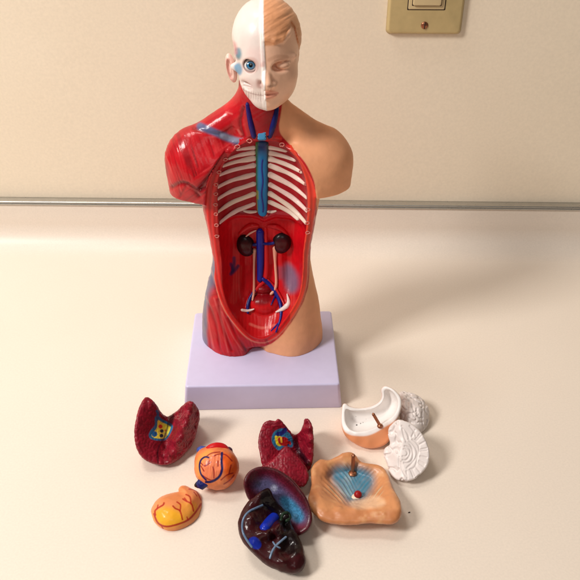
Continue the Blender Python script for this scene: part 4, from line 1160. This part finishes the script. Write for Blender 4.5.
def head_skull(X, Y, Z):
    F = head_common(X, Y, Z, .14) + .05
    F = smin(F, cap(X, Y, Z, (e1[0] + .5, FY + .55, zeye - .48), (e1[0] - 1.15, FY + 1.7, zeye - .5), .30, .24), .3)          # cheekbone
    F = smin(F, cap(X, Y, Z, (nb[0] - .25, FY + .45, zeye + .58), (e1[0] - .75, FY + 1.0, zeye + .48), .24, .2), .25)
    F = smax(F, -ell(X, Y, Z, (e1[0] + .02, FY + .45, zeye), (.50, .7, .47)), .12)                                          # orbit
    F = smax(F, -ell(X, Y, Z, (e1[0] - 1.4, FY + 1.7, zeye + .55), (.22, .8, .7)), .3)                                      # temple
    F = smax(F, -ell(X, Y, Z, (e1[0] - .15, FY + .55, mo[2] + .35), (.55, .45, .22)), .3)                                      # below the cheekbone
    F = smax(F, -ell(X, Y, Z, (nb[0] - .28, YN + .0, nt_[2] + .1), (.18, .24, .2)), .12)
    F = smin(F, cap(X, Y, Z, (mo[0] - .05, FY + .30, mo[2] + .1), (e1[0] - .35, FY + .95, mo[2] + .2), .30, .26), .12)          # tooth ridge
    F = smax(F, -cap(X, Y, Z, (mo[0] - .02, FY - .06, mo[2] + .06), (e1[0] - .5, FY + .75, mo[2] + .22), .05), .06)
    return F
SEAMW = .15
def seam_x(Z): return np.interp(Z, [zchin, mo[2], nt_[2], zeye, ztop - 2, ztop], [ch[0] - .03, mo[0] - .12, nt_[0] - .22, nb[0] - .02, hx - .02, on_y(262.5, 0, 1)[0]])
def head_sdf(X, Y, Z):
    sx = seam_x(Z)
    a, b = head_skin(X, Y, Z), head_skull(X, Y, Z)
    # nose and lips are whole on the skin side, cut at the seam
    nose = cap(X, Y, Z, (nb[0] + .02, FY + .28, zeye + .15), (nt_[0] - .02, YN - .42, nt_[2] + .14), .20, .33)
    nose = smin(nose, ell(X, Y, Z, (nt_[0] + .33, YN - .02, nt_[2] + .06), (.26, .32, .22)), .1)
    lips = smin(cap(X, Y, Z, (mo[0] - .1, YM - .13, mo[2] + .15), (mo[0] + .68, YM + .08, mo[2] + .16), .16, .07), cap(X, Y, Z, (mo[0] - .1, YM - .13, mo[2] - .23), (mo[0] + .55, YM + .06, mo[2] - .12), .19, .09), .05)
    a = smin(smin(a, nose, .14), lips, .07)
    a = smax(a, -cap(X, Y, Z, (mo[0] - .1, YM - .28, mo[2] - .02), (mo[0] + .75, YM + .0, mo[2] + .05), .05), .04)
    nsk = cap(X, Y, Z, (nb[0] - .05, FY + .32, zeye + .15), (nb[0] - .1, FY + .0, nt_[2] + .45), .17, .18)
    b = smin(b, nsk, .2)
    # hair mass on the skin side with the rolled forelock
    hz = hpx(280, 40, -1.2)[2]
    hair = ell(X, Y, Z, (HC[0] + .03, 1.38, ztop - 2.5 * HS), (HR + .05, 2.87, 2.57 * HS))
    hair = smax(hair, -(Z - hairline(X, Y)), .08)
    lk = None
    for i, r0 in enumerate((.16, .22, .24, .20)):
        c = cap(X, Y, Z, LOCK[i] + np.array([0, .06, 0]), LOCK[i + 1] + np.array([0, .06, 0]), r0, (.22, .24, .20, .10)[i]); lk = c if lk is None else smin(lk, c, .08)
    hair = smin(hair, lk, .1)
    a = smin(a, hair, .06)
    F = np.where(X > sx, a, b)
    ear = ell(X, Y, Z, (wr - .28, 1.35, zeye - .25), (.2, .42, .8), ('y', -6)); F = smin(F, smax(ear, sx - X, .1), .1)
    s = smax(np.minimum(head_common(X, Y, Z, 0), nose) - np.interp(Z, [zchin, mo[2], nt_[2]], [-.03, .0, .055]), np.abs(X - sx + .04) - SEAMW * .8, .04)
    F = smin(F, s, .05)
    # neck plug
    return F
lo = np.array([HC[0] - HR - .8, -2.6, zchin - .5]); hi = np.array([HC[0] + HR + .8, 4.6, ztop + .5])
V, Q = solid(head_sdf, lo, hi, .045)
N = normals(V, Q); d = ray(265, 55); u, v, m = paint_on(V, N, d)
sxv = seam_x(V[:, 2]); side = sst(-.02, .05, V[:, 0] - sxv - .05)
# relief of the hair and of the teeth
disp = fbm(V, 1.1, 4) * .02
hm = (V[:, 0] > sxv + .06) * sst(-.34, -.16, V[:, 2] - hairline(V[:, 0], V[:, 1]))
disp += hm * (.022 * streaks(u, v, .5, .86, .3, .05, 8) + fbm(V, 1.3, 8) * .03)
th = (1 - side) * area(u, v, [(240, 86), (248, 88.5), (256, 93), (263, 94), (263, 101), (254, 100), (244, 97), (238, 92)], 1.2) * m
disp += th * (-.03 * (np.cos(u * 2.6) > .75))
V = V + N * disp[:, None]
face = lin((250, 198, 166)); hairc = lin((228, 160, 114)); bone = lin((234, 218, 211))
col = bone * (1 - side[:, None]) + (face * (1 - hm[:, None]) + hairc * hm[:, None]) * side[:, None]
col = col * (1 + .04 * fbm(V, 1.5, 3))[:, None]
sk = (1 - side) * m
col = lay(col, (1 - sst(SEAMW * .7, SEAMW, np.abs(V[:, 0] - sxv + .04))) * .9, (250, 240, 234))
for P, s_, c, k in (([(236, 50), (239, 49), (240.5, 54), (239, 58), (236.5, 56)], 1.8, (70, 130, 150), .85), ([(232, 43), (235, 45), (236, 53), (233, 51)], 2.2, (196, 70, 80), .6), ([(235, 66), (239, 64), (241.5, 69), (240, 74), (236.5, 72)], 1.6, (70, 140, 180), .85),
                  ([(245, 79), (256, 83), (261, 84), (258, 87), (248, 85)], 2.5, (206, 168, 160), .45), ([(257, 80), (261, 82), (263, 87), (258, 87)], 1.5, (176, 130, 120), .6), ([(262, 63), (265, 62), (264, 66), (261, 66)], 1.2, (200, 130, 120), .5), ([(250, 52), (260, 52), (264, 60), (256, 58)], 5, (240, 206, 200), .6)):  # patches under the cheekbone and beside the nose are painted shade
    col = lay(col, k * area(u, v, P, s_ * 1.7) * sk, c)
rr = np.hypot(u - 250.5, v - 65.5); col = lay(col, .6 * sst(4.5, 6, rr) * (1 - sst(7, 10, rr)) * sk, (206, 160, 150)); col = lay(col, .8 * (1 - sst(5, 6.5, rr)) * sk, (150, 100, 92))  # orbit shading painted in: brownish rim, darker socket
col = lay(col, .15 * th * (np.cos(u * 2.6) > .7), (170, 130, 120))
col = lay(col, .45 * stroke(u, v, [(263, 95.5), (255, 94.5), (247, 91.5), (242, 88.5)], .35, .6) * sk, (150, 100, 90))
col = lay(col, .6 * stroke(u, v, [(234, 77), (237, 85), (240, 90)], .8, 1.2) * sk, (186, 132, 50))
fm = side * m
col = lay(col, .45 * stroke(u, v, [(267, 94.3), (272, 94), (278, 93)], .4, .8) * fm, (150, 70, 60))
col = lay(col, .4 * stroke(u, v, [(275, 66.5), (281, 68), (288, 66)], .3, 1.0) * fm, (176, 106, 76))  # lower lid: eye shading painted as a dark line
col = lay(col, .3 * stroke(u, v, [(269, 60), (277, 56.5), (287, 57)], .8, 2) * fm, (176, 110, 76))
col = lay(col, .45 * stroke(u, v, [(268, 86.5), (272, 86.3)], .5, 1) * fm, (120, 60, 46))
col = lay(col, .45 * area(u, v, [(266, 91.5), (272, 91), (278, 93), (273, 97.5), (266, 98.5)], 1.5) * fm, (222, 116, 98))
col = lay(col, .35 * stroke(u, v, [(275, 61), (281, 59.5), (288, 61)], .5, 1.3) * fm, (180, 110, 76))  # upper lid crease, shading painted as a line
hd = mesh('head', V, Q, M['skin'], tm, col)
# ear on the skull side, with its folded rim
er = hpx(231.3, 68, 1.0)
def ear_sdf(X, Y, Z):
    F = ell(X, Y, Z, er, (.34, .5, .98), ('y', 10))
    F = smax(F, -ell(X, Y, Z, er + np.array([-.12, -.34, .02]), (.22, .34, .66), ('y', 10)), .12)
    F = smin(F, ell(X, Y, Z, er + np.array([.02, -.05, -.1]), (.14, .25, .35)), .1)
    return F
V, Q = solid(ear_sdf, er - 1.3, er + 1.3, .04); N = normals(V, Q); u, v, m = paint_on(V, N, d)
col = np.tile(lin((240, 200, 186)), (len(V), 1)); col = lay(col, .6 * stroke(u, v, [(228.5, 60), (227.5, 66), (229, 74), (231.5, 79)], .8, 1.5) * m, (196, 110, 96))
mesh('ear', V, Q, M['skin'], hd, col)
# staring eye in the socket
ec = hpx(250.7, 65.3, FY + .80)
def eye_sdf(X, Y, Z): return ell(X, Y, Z, ec, (.44, .44, .42))
V, Q = solid(eye_sdf, ec - .6, ec + .6, .03); u, v = trace_uv(V); r = np.hypot(u - 250.8, v - 65.3)
fr_ = V[:, 1] < ec[1]
col = np.tile(lin((226, 226, 226)), (len(V), 1))
col = lay(col, (1 - sst(4.3, 4.9, r)) * fr_, (24, 62, 96)); col = lay(col, (1 - sst(3.4, 4.1, r)) * fr_, (58, 132, 178)); col = lay(col, (1 - sst(1.9, 2.5, r)) * fr_, (8, 10, 16))
mesh('eye', V, Q, M['eye'], hd, col)
# ------------------------------------------------------------------ camera, light
cd = bpy.data.cameras.new('camera'); cam = link(bpy.data.objects.new('camera', cd))
cd.sensor_width = 36; cd.lens = 36 * FPX / 580; cd.clip_start = 0.01; cd.clip_end = 50
cam.location = [c * CM for c in CAM]; cam.rotation_euler = (math.pi / 2 - PITCH, 0, 0)
bpy.context.scene.camera = cam

def lamp(name, loc, target, size, power, color, sy=None):
    l = bpy.data.lights.new(name, 'AREA'); l.size = size; l.energy = power; l.color = color
    if sy: l.shape = 'RECTANGLE'; l.size_y = sy
    o = link(bpy.data.objects.new(name, l)); o.location = [c * CM for c in loc]
    import mathutils
    d = mathutils.Vector(target) - mathutils.Vector(loc)
    o.rotation_euler = d.to_track_quat('-Z', 'Y').to_euler(); return o

lamp('ceiling_lamp', (-104, -60, 122), (0, -4, 6), 0.34, 21.5, (1.0, 0.95, 0.90), 0.40)
lamp('side_lamp', (-34, 8, 112), (0, -8, 0), 0.2, 3.6, (1.0, 0.95, 0.89), 0.3)
lamp('room_lamp', (10, -110, 110), (0, 0, 5), 0.6, 2.4, (1.0, 0.95, 0.9))
w = bpy.data.worlds.new('World'); bpy.context.scene.world = w; w.use_nodes = True
w.node_tree.nodes['Background'].inputs['Color'].default_value = (1.0, 0.93, 0.86, 1)
w.node_tree.nodes['Background'].inputs['Strength'].default_value = 0.06
s = bpy.context.scene
s.view_settings.view_transform = 'Standard'; s.view_settings.look = 'None'; s.view_settings.exposure = 0; s.view_settings.gamma = 1
